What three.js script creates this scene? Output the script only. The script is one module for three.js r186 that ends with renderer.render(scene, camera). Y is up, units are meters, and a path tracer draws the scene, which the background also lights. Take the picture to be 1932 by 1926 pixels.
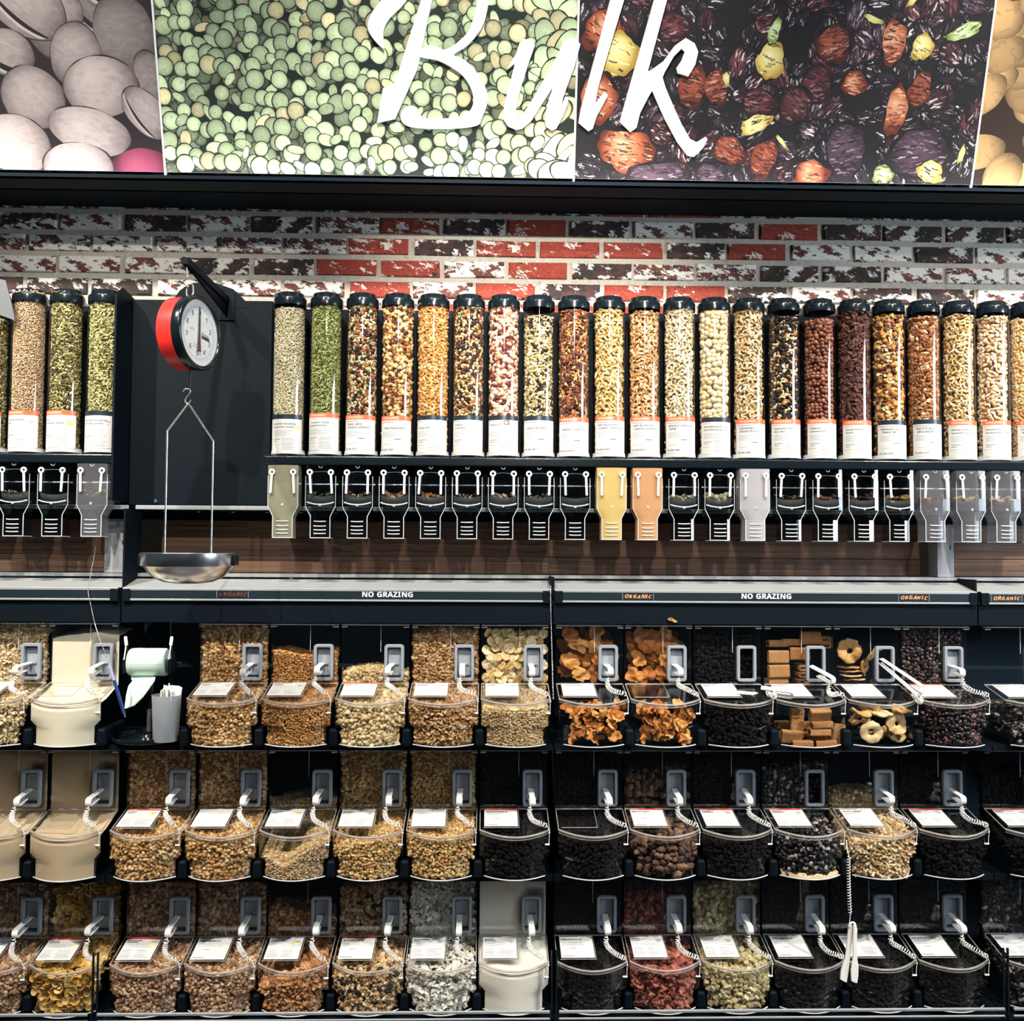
import * as THREE from 'three';
import { RectAreaLightUniformsLib } from 'three/addons/lights/RectAreaLightUniformsLib.js';
import { mergeGeometries } from 'three/addons/utils/BufferGeometryUtils.js';
import { RoundedBoxGeometry } from 'three/addons/geometries/RoundedBoxGeometry.js';
import { ImprovedNoise } from 'three/addons/math/ImprovedNoise.js';

RectAreaLightUniformsLib.init();
const scene = new THREE.Scene();
const renderer = new THREE.WebGLRenderer({ antialias: true });
renderer.toneMapping = THREE.LinearToneMapping;
renderer.toneMappingExposure = 1.0;
renderer.shadowMap.enabled = true;

// ---------------------------------------------------------------- camera (photo frame 1932 x 1926)
const FW = 1932, FH = 1926, FPX = 1850, EYE = 1.58, CAMZ = 3.246;
const camera = new THREE.PerspectiveCamera(2 * Math.atan(FH / 2 / FPX) * 180 / Math.PI, FW / FH, 0.05, 60);
camera.position.set(0, EYE, CAMZ);
camera.rotation.order = 'YXZ';
camera.rotation.set(0.0416, -0.026, 0.006);
camera.updateMatrixWorld(true);
const rayOf = (px, py) => new THREE.Vector3((px - FW / 2) / FPX, (FH / 2 - py) / FPX, -1).applyQuaternion(camera.quaternion);
// point of the photograph's pixel on the upright plane at depth z (wall face z = 0)
const U = (px, py, z) => { const d = rayOf(px, py); return camera.position.clone().addScaledVector(d, (z - CAMZ) / d.z); };
const H = (py, z) => U(966, py, z).y;

// ---------------------------------------------------------------- light: track spots, ceiling panels, shop window
scene.background = new THREE.Color(0.02, 0.024, 0.03);
// near track: steep light on tubes and bins; far track: lower light on tubes, brick and trough
const NEAR = [[-2.1, 50], [-0.6, 30], [0.9, 27], [2.3, 50]], NEAR_Y = 3.85, NEAR_Z = 2.1;
const FAR = [[-1.1, 17], [0.3, 17], [1.7, 11]], FAR_Y = 3.4, FAR_Z = 3.0;
const SIGN_SPOTS = [[-1.6, 26], [0.1, 26], [1.8, 26]];
const LED_NITS = 14;
const BRICK_SPOT = { at: [0.25, 3.3, 5.2], to: [0.12, 2.33, 0.0], power: 110 };
const PANELS = [[-1.9, 4.2], [1.9, 4.2], [-1.9, 6.4], [1.9, 6.4]];
const PANEL_NITS = 0.8;
const WINDOW_NITS = 23.0;

// ---------------------------------------------------------------- helpers
let seed = 7;
const rnd = () => { seed = (seed + 0x6D2B79F5) | 0; let t = Math.imul(seed ^ (seed >>> 15), 1 | seed); t = (t + Math.imul(t ^ (t >>> 7), 61 | t)) ^ t; return ((t ^ (t >>> 14)) >>> 0) / 4294967296; };
const rr = (a, b) => a + (b - a) * rnd();
const pick = (a) => a[Math.floor(rnd() * a.length) % a.length];
const V = (x, y, z) => new THREE.Vector3(x, y, z);
const noise = new ImprovedNoise();
const taken = {};
const numbered = (n) => { taken[n] = (taken[n] ?? -1) + 1; return taken[n] ? `${n}_${String(taken[n]).padStart(3, '0')}` : n; };
function tag(o, label, category, group, kind) {
  if (label) o.userData.label = label;
  if (category) o.userData.category = category;
  if (group) o.userData.group = group;
  if (kind) o.userData.kind = kind;
  return o;
}
function thing(name, label, category, pos = [0, 0, 0], group) {
  const o = new THREE.Group(); o.name = numbered(name); o.position.set(...pos); scene.add(o);
  return tag(o, label, category, group);
}
function mesh(name, geo, m, parent = scene, pos) {
  const g = Array.isArray(geo) ? mergeAll(geo) : geo;
  const o = new THREE.Mesh(g, m); o.name = parent === scene ? numbered(name) : name;
  o.castShadow = o.receiveShadow = true;
  if (pos) o.position.set(...pos);
  parent.add(o); return o;
}
function mergeAll(list) {
  if (list.length === 1) return list[0];
  const l = list.map((g) => { let h = g.index ? g.toNonIndexed() : g; for (const k of Object.keys(h.attributes)) if (!['position', 'normal', 'uv'].includes(k)) h.deleteAttribute(k); if (!h.attributes.uv) h.setAttribute('uv', new THREE.BufferAttribute(new Float32Array(h.attributes.position.count * 2), 2)); return h; });
  return mergeGeometries(l);
}
const structure = (name, geo, m, parent = scene, pos) => { const o = mesh(name, geo, m, parent, pos); if (parent === scene) o.userData.kind = 'structure'; return o; };
// box from corner ranges
const bx = (x0, x1, y0, y1, z0, z1) => { const g = new THREE.BoxGeometry(Math.abs(x1 - x0), Math.abs(y1 - y0), Math.abs(z1 - z0)); g.translate((x0 + x1) / 2, (y0 + y1) / 2, (z0 + z1) / 2); return g; };
const rbx = (x0, x1, y0, y1, z0, z1, r = 0.003, s = 2) => { const g = new RoundedBoxGeometry(Math.abs(x1 - x0), Math.abs(y1 - y0), Math.abs(z1 - z0), s, r); g.translate((x0 + x1) / 2, (y0 + y1) / 2, (z0 + z1) / 2); return g; };
const tube = (pts, r, seg = 24, rad = 6, closed = false, tension = 0.5) => new THREE.TubeGeometry(new THREE.CatmullRomCurve3(pts, closed, 'catmullrom', tension), seg, r, rad, closed);
function bar(a, b, r, rad = 8) { const g = new THREE.CylinderGeometry(r, r, a.distanceTo(b), rad); g.applyQuaternion(new THREE.Quaternion().setFromUnitVectors(V(0, 1, 0), b.clone().sub(a).normalize())); g.translate((a.x + b.x) / 2, (a.y + b.y) / 2, (a.z + b.z) / 2); return g; }
// sheet from a grid of points: rows x cols, f(i, j) -> Vector3
function sheet(rows, cols, f, uvf) {
  const p = [], uv = [], ix = [];
  for (let i = 0; i < rows; i++) for (let j = 0; j < cols; j++) { const v = f(i, j); p.push(v.x, v.y, v.z); const u = uvf ? uvf(i, j) : [j / (cols - 1), i / (rows - 1)]; uv.push(u[0], u[1]); }
  for (let i = 0; i < rows - 1; i++) for (let j = 0; j < cols - 1; j++) { const a = i * cols + j, b = a + 1, c = a + cols, d = c + 1; ix.push(a, b, d, a, d, c); }
  const g = new THREE.BufferGeometry();
  g.setAttribute('position', new THREE.Float32BufferAttribute(p, 3)); g.setAttribute('uv', new THREE.Float32BufferAttribute(uv, 2)); g.setIndex(ix); g.computeVertexNormals(); return g;
}
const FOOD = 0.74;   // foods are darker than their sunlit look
const C = (hex) => new THREE.Color(hex);
const std = (hex, roughness = 0.6, metalness = 0, extra = {}) => new THREE.MeshStandardMaterial({ color: hex, roughness, metalness, ...extra });
const phys = (hex, o) => new THREE.MeshPhysicalMaterial({ color: hex, ...o });
const canvas = (w, h) => { const c = document.createElement('canvas'); c.width = w; c.height = h; return [c, c.getContext('2d')]; };
const tex = (c) => { const t = new THREE.CanvasTexture(c); t.colorSpace = THREE.SRGBColorSpace; t.magFilter = THREE.LinearFilter; t.anisotropy = 8; return t; };

const M = {
  black: phys('#060f16', { roughness: 0.6, specularIntensity: 0.2 }),
  blackMatte: phys('#0f1c26', { roughness: 0.75, specularIntensity: 0.3 }),
  blackGloss: std('#0f171c', 0.18),
  liner: phys('#2c3e49', { roughness: 0.7, specularIntensity: 0.4 }),
  steel: std('#b9bdc0', 0.34, 0.9),
  chrome: std('#d8dadb', 0.07, 1),
  wire: std('#d5d8d8', 0.25, 0.95),
  alu: std('#9a9d9f', 0.4, 0.35),
  greyPaint: std('#8f9193', 0.55, 0.1),
  trayFloor: std('#868888', 0.5),
  white: std('#f0f0ee', 0.45),
  offwhite: std('#e6e4dd', 0.45),
  pocket: std('#868b92', 0.4),
  pocketIn: std('#8d949c', 0.35),
  clear: phys('#ffffff', { transmission: 1, thickness: 0, roughness: 0.04, ior: 1.62, side: THREE.DoubleSide }),
  tube: phys('#ffffff', { transmission: 1, thickness: 0, roughness: 0.035, ior: 1.78, side: THREE.DoubleSide }),
  pan: std('#e2e4e5', 0.24, 1),
  nozzle: phys('#c2c9cc', { transmission: 1, thickness: 0, roughness: 0.05, ior: 1.6, side: THREE.DoubleSide }),
  clearSoft: phys('#ffffff', { transmission: 1, thickness: 0, roughness: 0.06, ior: 1.56, side: THREE.DoubleSide }),
  edge: phys('#eef1f1', { transmission: 0.5, thickness: 0, roughness: 0.3, ior: 1.46, side: THREE.DoubleSide }),
  rim: phys('#d2cdc6', { transmission: 0.72, thickness: 0, roughness: 0.25, ior: 1.5, side: THREE.DoubleSide }),
};
// ---------------------------------------------------------------- the shop around it (mostly outside the frame)
{
  const floorM = std('#2b2d30', 0.45), ceilM = std('#3c4248', 0.9), wallM = std('#6d767d', 0.8);
  structure('floor', bx(-5.2, 4.5, -0.12, 0, -0.4, 9), floorM);
  structure('ceiling', bx(-5.2, 4.5, 4.3, 4.42, -0.4, 9), ceilM);
  structure('wall_left', bx(-5.2, -5.0, 0, 4.3, -0.4, 9), wallM);
  structure('wall_front', bx(-5.2, 4.5, 0, 4.3, 8.8, 9), wallM);
  // right wall with the daylight shop window that the tubes mirror
  const wz0 = 1.8, wz1 = 3.5, wy0 = 1.6, wy1 = 3.0;
  structure('wall_right', [bx(4.2, 4.4, 0, 4.3, -0.4, wz0), bx(4.2, 4.4, 0, 4.3, wz1, 9), bx(4.2, 4.4, 0, wy0, wz0, wz1), bx(4.2, 4.4, wy1, 4.3, wz0, wz1)], wallM);
  const win = thing('window_1'); win.userData.kind = 'structure';
  mesh('window_pane', bx(4.31, 4.32, wy0, wy1, wz0, wz1), std('#000000', 0.6, 0, { emissive: new THREE.Color(0.74, 0.87, 1.0), emissiveIntensity: WINDOW_NITS }), win);
  mesh('window_frame', [bx(4.19, 4.3, wy0, wy0 + 0.06, wz0, wz1), bx(4.19, 4.3, wy1 - 0.06, wy1, wz0, wz1), bx(4.19, 4.3, wy0, wy1, wz0, wz0 + 0.06), bx(4.19, 4.3, wy0, wy1, wz1 - 0.06, wz1)], M.black, win);
  const wl = new THREE.RectAreaLight(new THREE.Color(0.74, 0.87, 1.0), WINDOW_NITS * 0.05, wz1 - wz0, wy1 - wy0);
  wl.position.set(4.16, (wy0 + wy1) / 2, (wz0 + wz1) / 2); wl.lookAt(0, (wy0 + wy1) / 2, (wz0 + wz1) / 2); scene.add(wl);
}
function spotFitting(x, y, z, target, power, angle, penumbra, colour, label) {
  const t = thing('track_spotlight', label, 'lamp', [x, y, z], 'ceiling spotlights outside the view');
  const dir = V(target[0] - x, target[1] - y, target[2] - z).normalize(), q = new THREE.Quaternion().setFromUnitVectors(V(0, -1, 0), dir);
  const can = new THREE.LatheGeometry([[0.001, 0.14], [0.035, 0.14], [0.05, 0.1], [0.05, 0.0], [0.046, 0.0], [0.046, 0.1], [0.001, 0.12]].map((p) => new THREE.Vector2(...p)), 20); can.applyQuaternion(q);
  mesh('housing', can, M.black, t);
  const lens = new THREE.CircleGeometry(0.044, 20); lens.rotateX(Math.PI / 2); lens.translate(0, 0.02, 0); lens.applyQuaternion(q);
  mesh('lamp_lens', lens, std('#111111', 0.4, 0, { emissive: colour, emissiveIntensity: 12 }), t);
  mesh('stem', bx(-0.012, 0.012, 0.05, 4.3 - y, -0.012, 0.012), M.black, t);
  const s = new THREE.SpotLight(colour, power, 0, angle, penumbra, 2);
  s.position.copy(dir.clone().multiplyScalar(0.02)).add(V(x, y, z)); s.target.position.set(...target); s.castShadow = true; s.shadow.radius = 1.6; scene.add(s, s.target);
}
const WARM = new THREE.Color(1.0, 0.94, 0.86);
FAR.forEach(([x, p]) => spotFitting(x, FAR_Y, FAR_Z, [x, 2.02, 0.4], p, 0.33, 0.55, WARM, 'black track spotlight hanging mid aisle aimed at the tubes'));
NEAR.forEach(([x, p]) => spotFitting(x, NEAR_Y, NEAR_Z, [x * 0.85, 1.25, 0.5], p, 0.62, 0.6, WARM, 'black track spotlight hanging from the ceiling over the shelf front'));
spotFitting(...BRICK_SPOT.at, BRICK_SPOT.to, BRICK_SPOT.power, 0.14, 1.0, WARM, 'black track spotlight further back aimed at the brick wall');
SIGN_SPOTS.forEach(([x, p]) => spotFitting(x, 4.0, 2.5, [x, 3.05, 0.35], p, 0.42, 0.8, WARM, 'black track spotlight hanging from the ceiling before the picture panels'));
for (const [x, z] of PANELS) {
  const t = thing('ceiling_panel_light', 'square white ceiling panel light over the aisle', 'lamp', [x, 4.28, z], 'ceiling panel lights');
  mesh('frame', [bx(-0.62, 0.62, -0.02, 0.02, -0.62, -0.6), bx(-0.62, 0.62, -0.02, 0.02, 0.6, 0.62), bx(-0.62, -0.6, -0.02, 0.02, -0.6, 0.6), bx(0.6, 0.62, -0.02, 0.02, -0.6, 0.6)], M.white, t);
  mesh('lamp_diffuser', bx(-0.6, 0.6, -0.005, 0.01, -0.6, 0.6), std('#222222', 0.8, 0, { emissive: new THREE.Color(0.5, 0.76, 1.0), emissiveIntensity: 0.6 }), t);
  const l = new THREE.RectAreaLight(new THREE.Color(0.5, 0.76, 1.0), PANEL_NITS, 1.2, 1.2);
  l.position.set(x, 4.255, z); l.lookAt(x, 0, z); scene.add(l);
}

// ---------------------------------------------------------------- brick wall with single bricks
{
  // atlas of 4 x 4 painted-brick faces: red, whitewashed and dark ones
  const A = 2048, N = 4, cw = A / N, px = new Uint8Array(A * A * 4);
  const f = (x, y, z, o = 4) => { let s = 0, a = 1, t = 0; for (let k = 0; k < o; k++) { s += a * noise.noise(x, y, z); t += a; a *= 0.68; x *= 2.15; y *= 2.15; } return s / t; };
  for (let cy = 0; cy < N; cy++) for (let cx = 0; cx < N; cx++) {
    const id = cy * N + cx, kind = id < 5 ? 'red' : id < 11 ? 'white' : 'dark', z = id * 7.31 + 0.5;
    const paint = kind === 'red' ? 0.16 : kind === 'white' ? -0.07 : 0.07, dark = kind === 'dark' ? -0.05 : kind === 'red' ? 0.24 : 0.1;
    for (let j = 0; j < cw; j++) for (let i = 0; i < cw; i++) {
      const u = i / cw * 3.0, v = j / cw, o = ((cy * cw + j) * A + cx * cw + i) * 4;
      const g = f(u * 9, v * 9, z + 3), b = f(u * 1.5, v * 1.9, z, 6), w = f(u * 1.3 + 0.6 * v, v * 1.7, z + 9, 7), s = f(u * 3 + v * 2.5, v * 1.0 - u * 0.6, z + 15, 3);
      let c = kind === 'red' ? [146 + 60 * g, 58 + 40 * g, 43 + 30 * g] : kind === 'white' ? [104 + 50 * g, 56 + 36 * g, 48 + 30 * g] : [72 + 40 * g, 46 + 30 * g, 42 + 28 * g];
      const k = Math.min(1, Math.max(0, (b - dark) * 14)); c = c.map((q, n) => q + ([44, 38, 36][n] + 24 * g - q) * k);
      const pw = Math.min(1, Math.max(0, (w + 0.45 * Math.max(0, s - 0.18) - paint - 0.1 * g) * 30)); c = c.map((q, n) => q + ([232, 226, 216][n] + 18 * g - q) * pw);
      for (let n = 0; n < 3; n++) px[o + n] = Math.max(0, Math.min(255, c[n])); px[o + 3] = 255;
    }
  }
  const t = new THREE.DataTexture(px, A, A); t.colorSpace = THREE.SRGBColorSpace; t.magFilter = THREE.LinearFilter; t.needsUpdate = true;
  const brickM = new THREE.MeshStandardMaterial({ map: t, roughness: 0.85, bumpMap: t, bumpScale: 0.0012 });
  const [mc, mx] = canvas(512, 512); mx.fillStyle = '#b5ae9f'; mx.fillRect(0, 0, 512, 512);
  for (let k = 0; k < 9000; k++) { const g = 120 + rnd() * 110; mx.fillStyle = `rgba(${g},${g * 0.97},${g * 0.9},0.25)`; mx.beginPath(); mx.ellipse(rnd() * 512, rnd() * 512, rr(1, 5), rr(0.6, 2.5), rnd() * 3, 0, 7); mx.fill(); }
  const mt = tex(mc); mt.wrapS = mt.wrapT = THREE.RepeatWrapping; mt.repeat.set(9, 4.3);
  const wall = structure('wall_back', bx(-5.2, 4.5, 0, 4.3, -0.2, -0.007), new THREE.MeshStandardMaterial({ map: mt, bumpMap: mt, bumpScale: 0.004, roughness: 0.95 }));
  // one brick: bevelled block, front face mapped to a cell of the atlas
  const L = 0.1975, Hh = 0.0535, D = 0.022;
  const brickGeo = (id, flip) => {
    const b = 0.0035, e = 0.0022, q = (s) => rr(-s, s);
    const fr = [[-1, -1], [1, -1], [1, 1], [-1, 1]].map(([x, y]) => V(x * (L / 2 - b) + q(e), y * (Hh / 2 - b) + q(e * 0.6), 0));
    const md = [[-1, -1], [1, -1], [1, 1], [-1, 1]].map(([x, y]) => V(x * L / 2 + q(e), y * Hh / 2 + q(e * 0.6), -0.004));
    const bk = md.map((p) => V(p.x, p.y, -D));
    const p = [], uv = [];
    const cx = id % N, cy = Math.floor(id / N), m = 0.03;
    const put = (v) => { p.push(v.x, v.y, v.z); let u = v.x / L + 0.5, w = v.y / Hh + 0.5; if (flip) { u = 1 - u; w = 1 - w; } uv.push((cx + m + Math.min(1, Math.max(0, u)) * (1 - 2 * m)) / N, (cy + m + Math.min(1, Math.max(0, w)) * (1 - 2 * m)) / N); };
    const quad = (a, c, d, f2) => [a, c, d, a, d, f2].forEach(put);
    quad(...fr); for (let k = 0; k < 4; k++) { const n = (k + 1) % 4; quad(md[k], md[n], fr[n], fr[k]); quad(bk[k], bk[n], md[n], md[k]); }
    const g = new THREE.BufferGeometry(); g.setAttribute('position', new THREE.Float32BufferAttribute(p, 3)); g.setAttribute('uv', new THREE.Float32BufferAttribute(uv, 2)); g.computeVertexNormals(); return g;
  };
  const geos = []; for (let k = 0; k < 16; k++) geos.push([brickGeo(k, false), brickGeo(k, true)]);
  const pitch = 0.2123, course = 0.0718, yc0 = H(549, 0);       // centre of the lowest full course seen above the tubes
  for (let r = -2; r < 6; r++) for (let k = -10; k <= 10; k++) {
    const x = U(955, 549, 0).x + (k + (r & 1 ? 0.5 : 0)) * pitch + rr(-0.004, 0.004), y = yc0 + r * course + rr(-0.0015, 0.0015);
    const mid = Math.abs(x - 0.1) < 0.62 + rr(-0.15, 0.15);
    const id = mid ? pick([0, 1, 2, 3, 4, 0, 1, 2, 5, 7, 9, 11]) : pick([5, 6, 7, 8, 9, 10, 11, 12, 13, 14, 15, 11, 13, 3]);
    const o = mesh('brick', geos[id][rnd() < 0.5 ? 0 : 1], brickM, wall, [x, y, rr(-0.001, 0.0035)]);
    o.rotation.z = rr(-0.006, 0.006);
  }
}
// ---------------------------------------------------------------- leaning picture panels over the wall, black canopy frame, script lettering
const LEAN = 0.315, BZ = 0.285;
const B_ORG = V(0, H(335, BZ), BZ), B_UP = V(0, Math.cos(LEAN), Math.sin(LEAN)), B_N = V(0, -Math.sin(LEAN), Math.cos(LEAN));
// photo pixel -> panel coordinates (metres along x, metres up the slope)
const onBanner = (px, py, lift = 0) => { const d = rayOf(px, py), o = B_ORG.clone().addScaledVector(B_N, lift), t = o.clone().sub(camera.position).dot(B_N) / d.dot(B_N), p = camera.position.clone().addScaledVector(d, t); return [p.x, p.clone().sub(o).dot(B_UP)]; };
const B_H = 0.92;
{
  const bottom = (px) => onBanner(px, 333 + (px - 1000) * 0.0155)[0];
  const seams = [bottom(313) - 1.22, bottom(313), bottom(1082), bottom(1831), bottom(1831) + 1.22];
  const W = 1536, Hc = 1152;
  const names = ['pistachio', 'lentil', 'raisin', 'bean'];
  const toC = (k, px, py) => { const [x, y] = onBanner(px, py); return [(x - seams[k]) / (seams[k + 1] - seams[k]) * W, (1 - y / B_H) * Hc]; };
  const blob = (g, x, y, rx, ry, a, cols, rough = 0, hx = -0.25, hy = -0.3) => {
    g.save(); g.translate(x, y); g.rotate(a);
    const gr = g.createRadialGradient(rx * hx, ry * hy, 0, 0, 0, Math.max(rx, ry) * 1.05); gr.addColorStop(0, cols[0]); gr.addColorStop(0.55, cols[1]); gr.addColorStop(0.85, cols[2]); gr.addColorStop(1, cols[3] || cols[2]); g.fillStyle = gr;
    g.beginPath(); const ph = rnd() * 9; for (let k = 0; k <= 40; k++) { const t = k / 40 * Math.PI * 2, n = 1 + rough * (0.5 * Math.sin(t * 3 + ph) + 0.35 * Math.sin(t * 5 + ph * 2) + 0.25 * Math.sin(t * 9 + ph * 3)); g[k ? 'lineTo' : 'moveTo'](Math.cos(t) * rx * n, Math.sin(t) * ry * n); } g.fill(); g.restore();
  };
  const speck = (g, x, y, rx, ry, a, n, col, w, l) => { g.save(); g.translate(x, y); g.rotate(a); g.beginPath(); g.ellipse(0, 0, rx * 0.93, ry * 0.93, 0, 0, 7); g.clip(); g.strokeStyle = col; for (let k = 0; k < n; k++) { g.lineWidth = rr(w * 0.5, w * 1.5); const px = rr(-rx, rx), py = rr(-ry, ry); g.beginPath(); g.moveTo(px, py); g.quadraticCurveTo(px + rr(-l, l), py + rr(-l, l) * 0.6, px + rr(-l, l), py + rr(-l, l)); g.stroke(); } g.restore(); };
  const draw = [
    (g) => {   // pistachios
      g.fillStyle = '#2a2226'; g.fillRect(0, 0, W, Hc);
      const sc = W / (seams[1] - seams[0]) / 625;
      const e = (px, py, rx, ry, a, tone = 1, slit = 0) => {
        const [x, y] = toC(0, px, py), c = (r, gg, b) => `rgb(${Math.min(255, r * tone) | 0},${Math.min(255, gg * tone) | 0},${Math.min(255, b * tone) | 0})`;
        blob(g, x, y, rx * sc * 1.02, ry * sc * 1.03, a, ['#2a2226', '#2a2226', '#2a2226', '#2a2226'], 0.02);
        blob(g, x, y, rx * sc, ry * sc, a, [c(226, 216, 210), c(200, 188, 182), c(146, 134, 132), c(88, 78, 80)], 0.025);
        g.save(); g.translate(x, y); g.rotate(a); g.beginPath(); g.ellipse(0, 0, rx * sc * 0.96, ry * sc * 0.96, 0, 0, 7); g.clip();
        for (let k = 0; k < 260; k++) { g.fillStyle = rnd() < 0.5 ? 'rgba(120,104,100,0.07)' : 'rgba(250,244,238,0.06)'; g.beginPath(); g.ellipse(rr(-rx, rx) * sc, rr(-ry, ry) * sc, rr(4, 26), rr(2, 9), rr(-0.5, 0.5), 0, 7); g.fill(); }
        if (slit) { g.fillStyle = '#1e1a1c'; g.beginPath(); g.moveTo(-rx * sc, ry * sc * 0.15); g.quadraticCurveTo(0, ry * sc * 0.75, rx * sc, ry * sc * 0.5); g.quadraticCurveTo(0, ry * sc * (0.75 + slit), -rx * sc, ry * sc * 0.15); g.fill(); g.strokeStyle = '#d8cdc4'; g.lineWidth = 9; g.beginPath(); g.moveTo(-rx * sc, ry * sc * 0.2); g.quadraticCurveTo(0, ry * sc * (0.8 + slit), rx * sc, ry * sc * 0.55); g.stroke(); }
        g.restore();
      };
      for (let k = 0; k < 50; k++) e(rr(-700, 320), rr(-300, 60), rr(55, 80), rr(42, 58), rr(-1, 1), rr(0.6, 0.85), rnd() < 0.25 ? 0.3 : 0);
      for (let k = 0; k < 14; k++) e(rr(-700, -60), rr(60, 320), rr(55, 80), rr(42, 58), rr(-1, 1), rr(0.8, 1.05));
      e(120, 20, 40, 34, 0.6, 0.8, 0.5); e(205, -10, 46, 26, 0.2, 0.7, 0.4); e(50, 8, 78, 52, 0.55, 0.88, 0.28); e(238, 70, 56, 72, -0.2, 0.72); e(145, 105, 46, 56, 0.2, 0.9); e(16, 100, 50, 40, 0.25, 0.9, 0.5); e(290, 150, 30, 50, -0.3, 0.8); e(65, 185, 60, 54, 0.4, 0.98); e(193, 165, 70, 53, -0.1, 1.08); e(278, 214, 54, 32, 0.85, 0.98, 0.3); e(172, 248, 78, 40, 0.24, 1.1); e(30, 272, 68, 52, 0.2, 1.12); e(150, 312, 66, 40, 0, 1.15);
      const [rx, ry] = toC(0, 272, 312); blob(g, rx, ry, 110, 60, 0, ['#c05a78', '#9d4060', '#5a2438'], 0.05);
    },
    (g) => {   // split green lentils
      g.fillStyle = '#18231e'; g.fillRect(0, 0, W, Hc);
      const put = (x, y, r, t, far) => {
        const yel = rnd() < 0.1 + 0.55 * Math.max(0, x / W - 0.5), c = yel ? [232, 222, 172] : [204, 224, 178], f = (m) => `rgb(${Math.min(255, c[0] * t * m) | 0},${Math.min(255, c[1] * t * m) | 0},${Math.min(255, c[2] * t * m) | 0})`, sq = rnd() < 0.28 ? rr(0.4, 0.7) : rr(0.88, 1.05), a = rnd() * 3.1;
        blob(g, x, y, (far ? r * 1.8 : r) * 1.1, (far ? r * 1.2 : r) * sq * 1.12, a, ['#16201b', '#16201b', '#16201b', '#1c2a22'], 0.02);
        blob(g, x, y, far ? r * 1.8 : r, (far ? r * 1.2 : r) * sq, a, [f(1.06), f(1), f(0.86), f(0.5)], 0.04, -0.1, -0.1);
        for (let k = 0; k < 5; k++) { g.fillStyle = rnd() < 0.5 ? 'rgba(120,130,80,0.16)' : 'rgba(255,255,240,0.16)'; g.beginPath(); g.ellipse(x + rr(-r, r) * 0.6, y + rr(-r, r) * 0.6 * sq, rr(3, 9), rr(2, 5), rnd() * 3, 0, 7); g.fill(); }
      };
      for (let k = 0; k < 900; k++) put(rnd() * W, rnd() * Hc, rr(24, 32), rr(0.4, 0.68), false);
      for (let q = 0; q < 24; q++) for (let k = 0; k < 32; k++) { if (rnd() < 0.12) continue; const x = (k + rr(0.1, 0.9)) / 32 * W, y = (q + rr(0.1, 0.9)) / 24 * Hc; put(x, y, rr(24, 34), rr(0.78, 1.08), x > W * 0.92); }
      const [ex, ey] = toC(1, 1060, 330); blob(g, ex + 90, ey + 40, 90, 260, 0.25, ['#f3f0e2', '#eeead6', '#ddd8bd'], 0.02);
    },
    (g) => {   // mixed raisins and dried fruit
      g.fillStyle = '#151216'; g.fillRect(0, 0, W, Hc);
      const R = (x, y, rx, ry, a, c, n = 10, bright = 0.5) => {
        blob(g, x, y, rx * 1.06, ry * 1.08, a, ['#0d0a0d', '#0d0a0d', '#0d0a0d', '#141014'], 0.08); blob(g, x, y, rx, ry, a, c, 0.16);
        g.save(); g.translate(x, y); g.rotate(a); g.beginPath(); g.ellipse(0, 0, rx * 0.9, ry * 0.9, 0, 0, 7); g.clip();
        for (let k = 0; k < n * 6; k++) { const d = rnd(); g.strokeStyle = d < 0.55 ? `rgba(14,8,12,${rr(0.3, 0.75)})` : d < 0.8 ? c[0] : `rgba(238,228,226,${rr(0.2, 1) * bright})`; g.lineWidth = rr(1.5, 7); const u = rr(-rx, rx), v = rr(-ry, ry), b = rr(-0.6, 0.6) + (v / ry) * 0.6; g.beginPath(); g.moveTo(u, v); g.bezierCurveTo(u + 9, v + 9 * b, u + rr(6, 18), v - 10 * b, u + rr(12, 34), v + rr(-8, 8)); g.stroke(); }
        g.restore();
      };
      const pal = [['#4b2a30', '#35191f', '#1d0e12'], ['#6e3a3c', '#4d2428', '#2a1216'], ['#2e262c', '#1f191f', '#100c10'], ['#a4583c', '#7d3826', '#431a12'], ['#5d4653', '#402f3b', '#20161c']];
      for (let k = 0; k < 560; k++) R(rnd() * W, rnd() * Hc, rr(36, 62), rr(28, 44), rnd() * 3.1, k < 400 ? pal[2] : pick([pal[0], pal[0], pal[1], pal[4], pal[2]]), 14, 0.95);
      const px = (x, y, rx, ry, a, c, n, b) => { const [X, Y] = toC(2, x, y); R(X, Y, rx * 2.0, ry * 2.0, a, c, n, b); };
      const yel = ['#efe6b0', '#dcc878', '#a98a3a'], ora = ['#e0a884', '#b0603e', '#5c2414'], bro = pal[3], vio = pal[4], gre = ['#d7e3b4', '#a9bd78', '#6c7c3c'];
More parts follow.
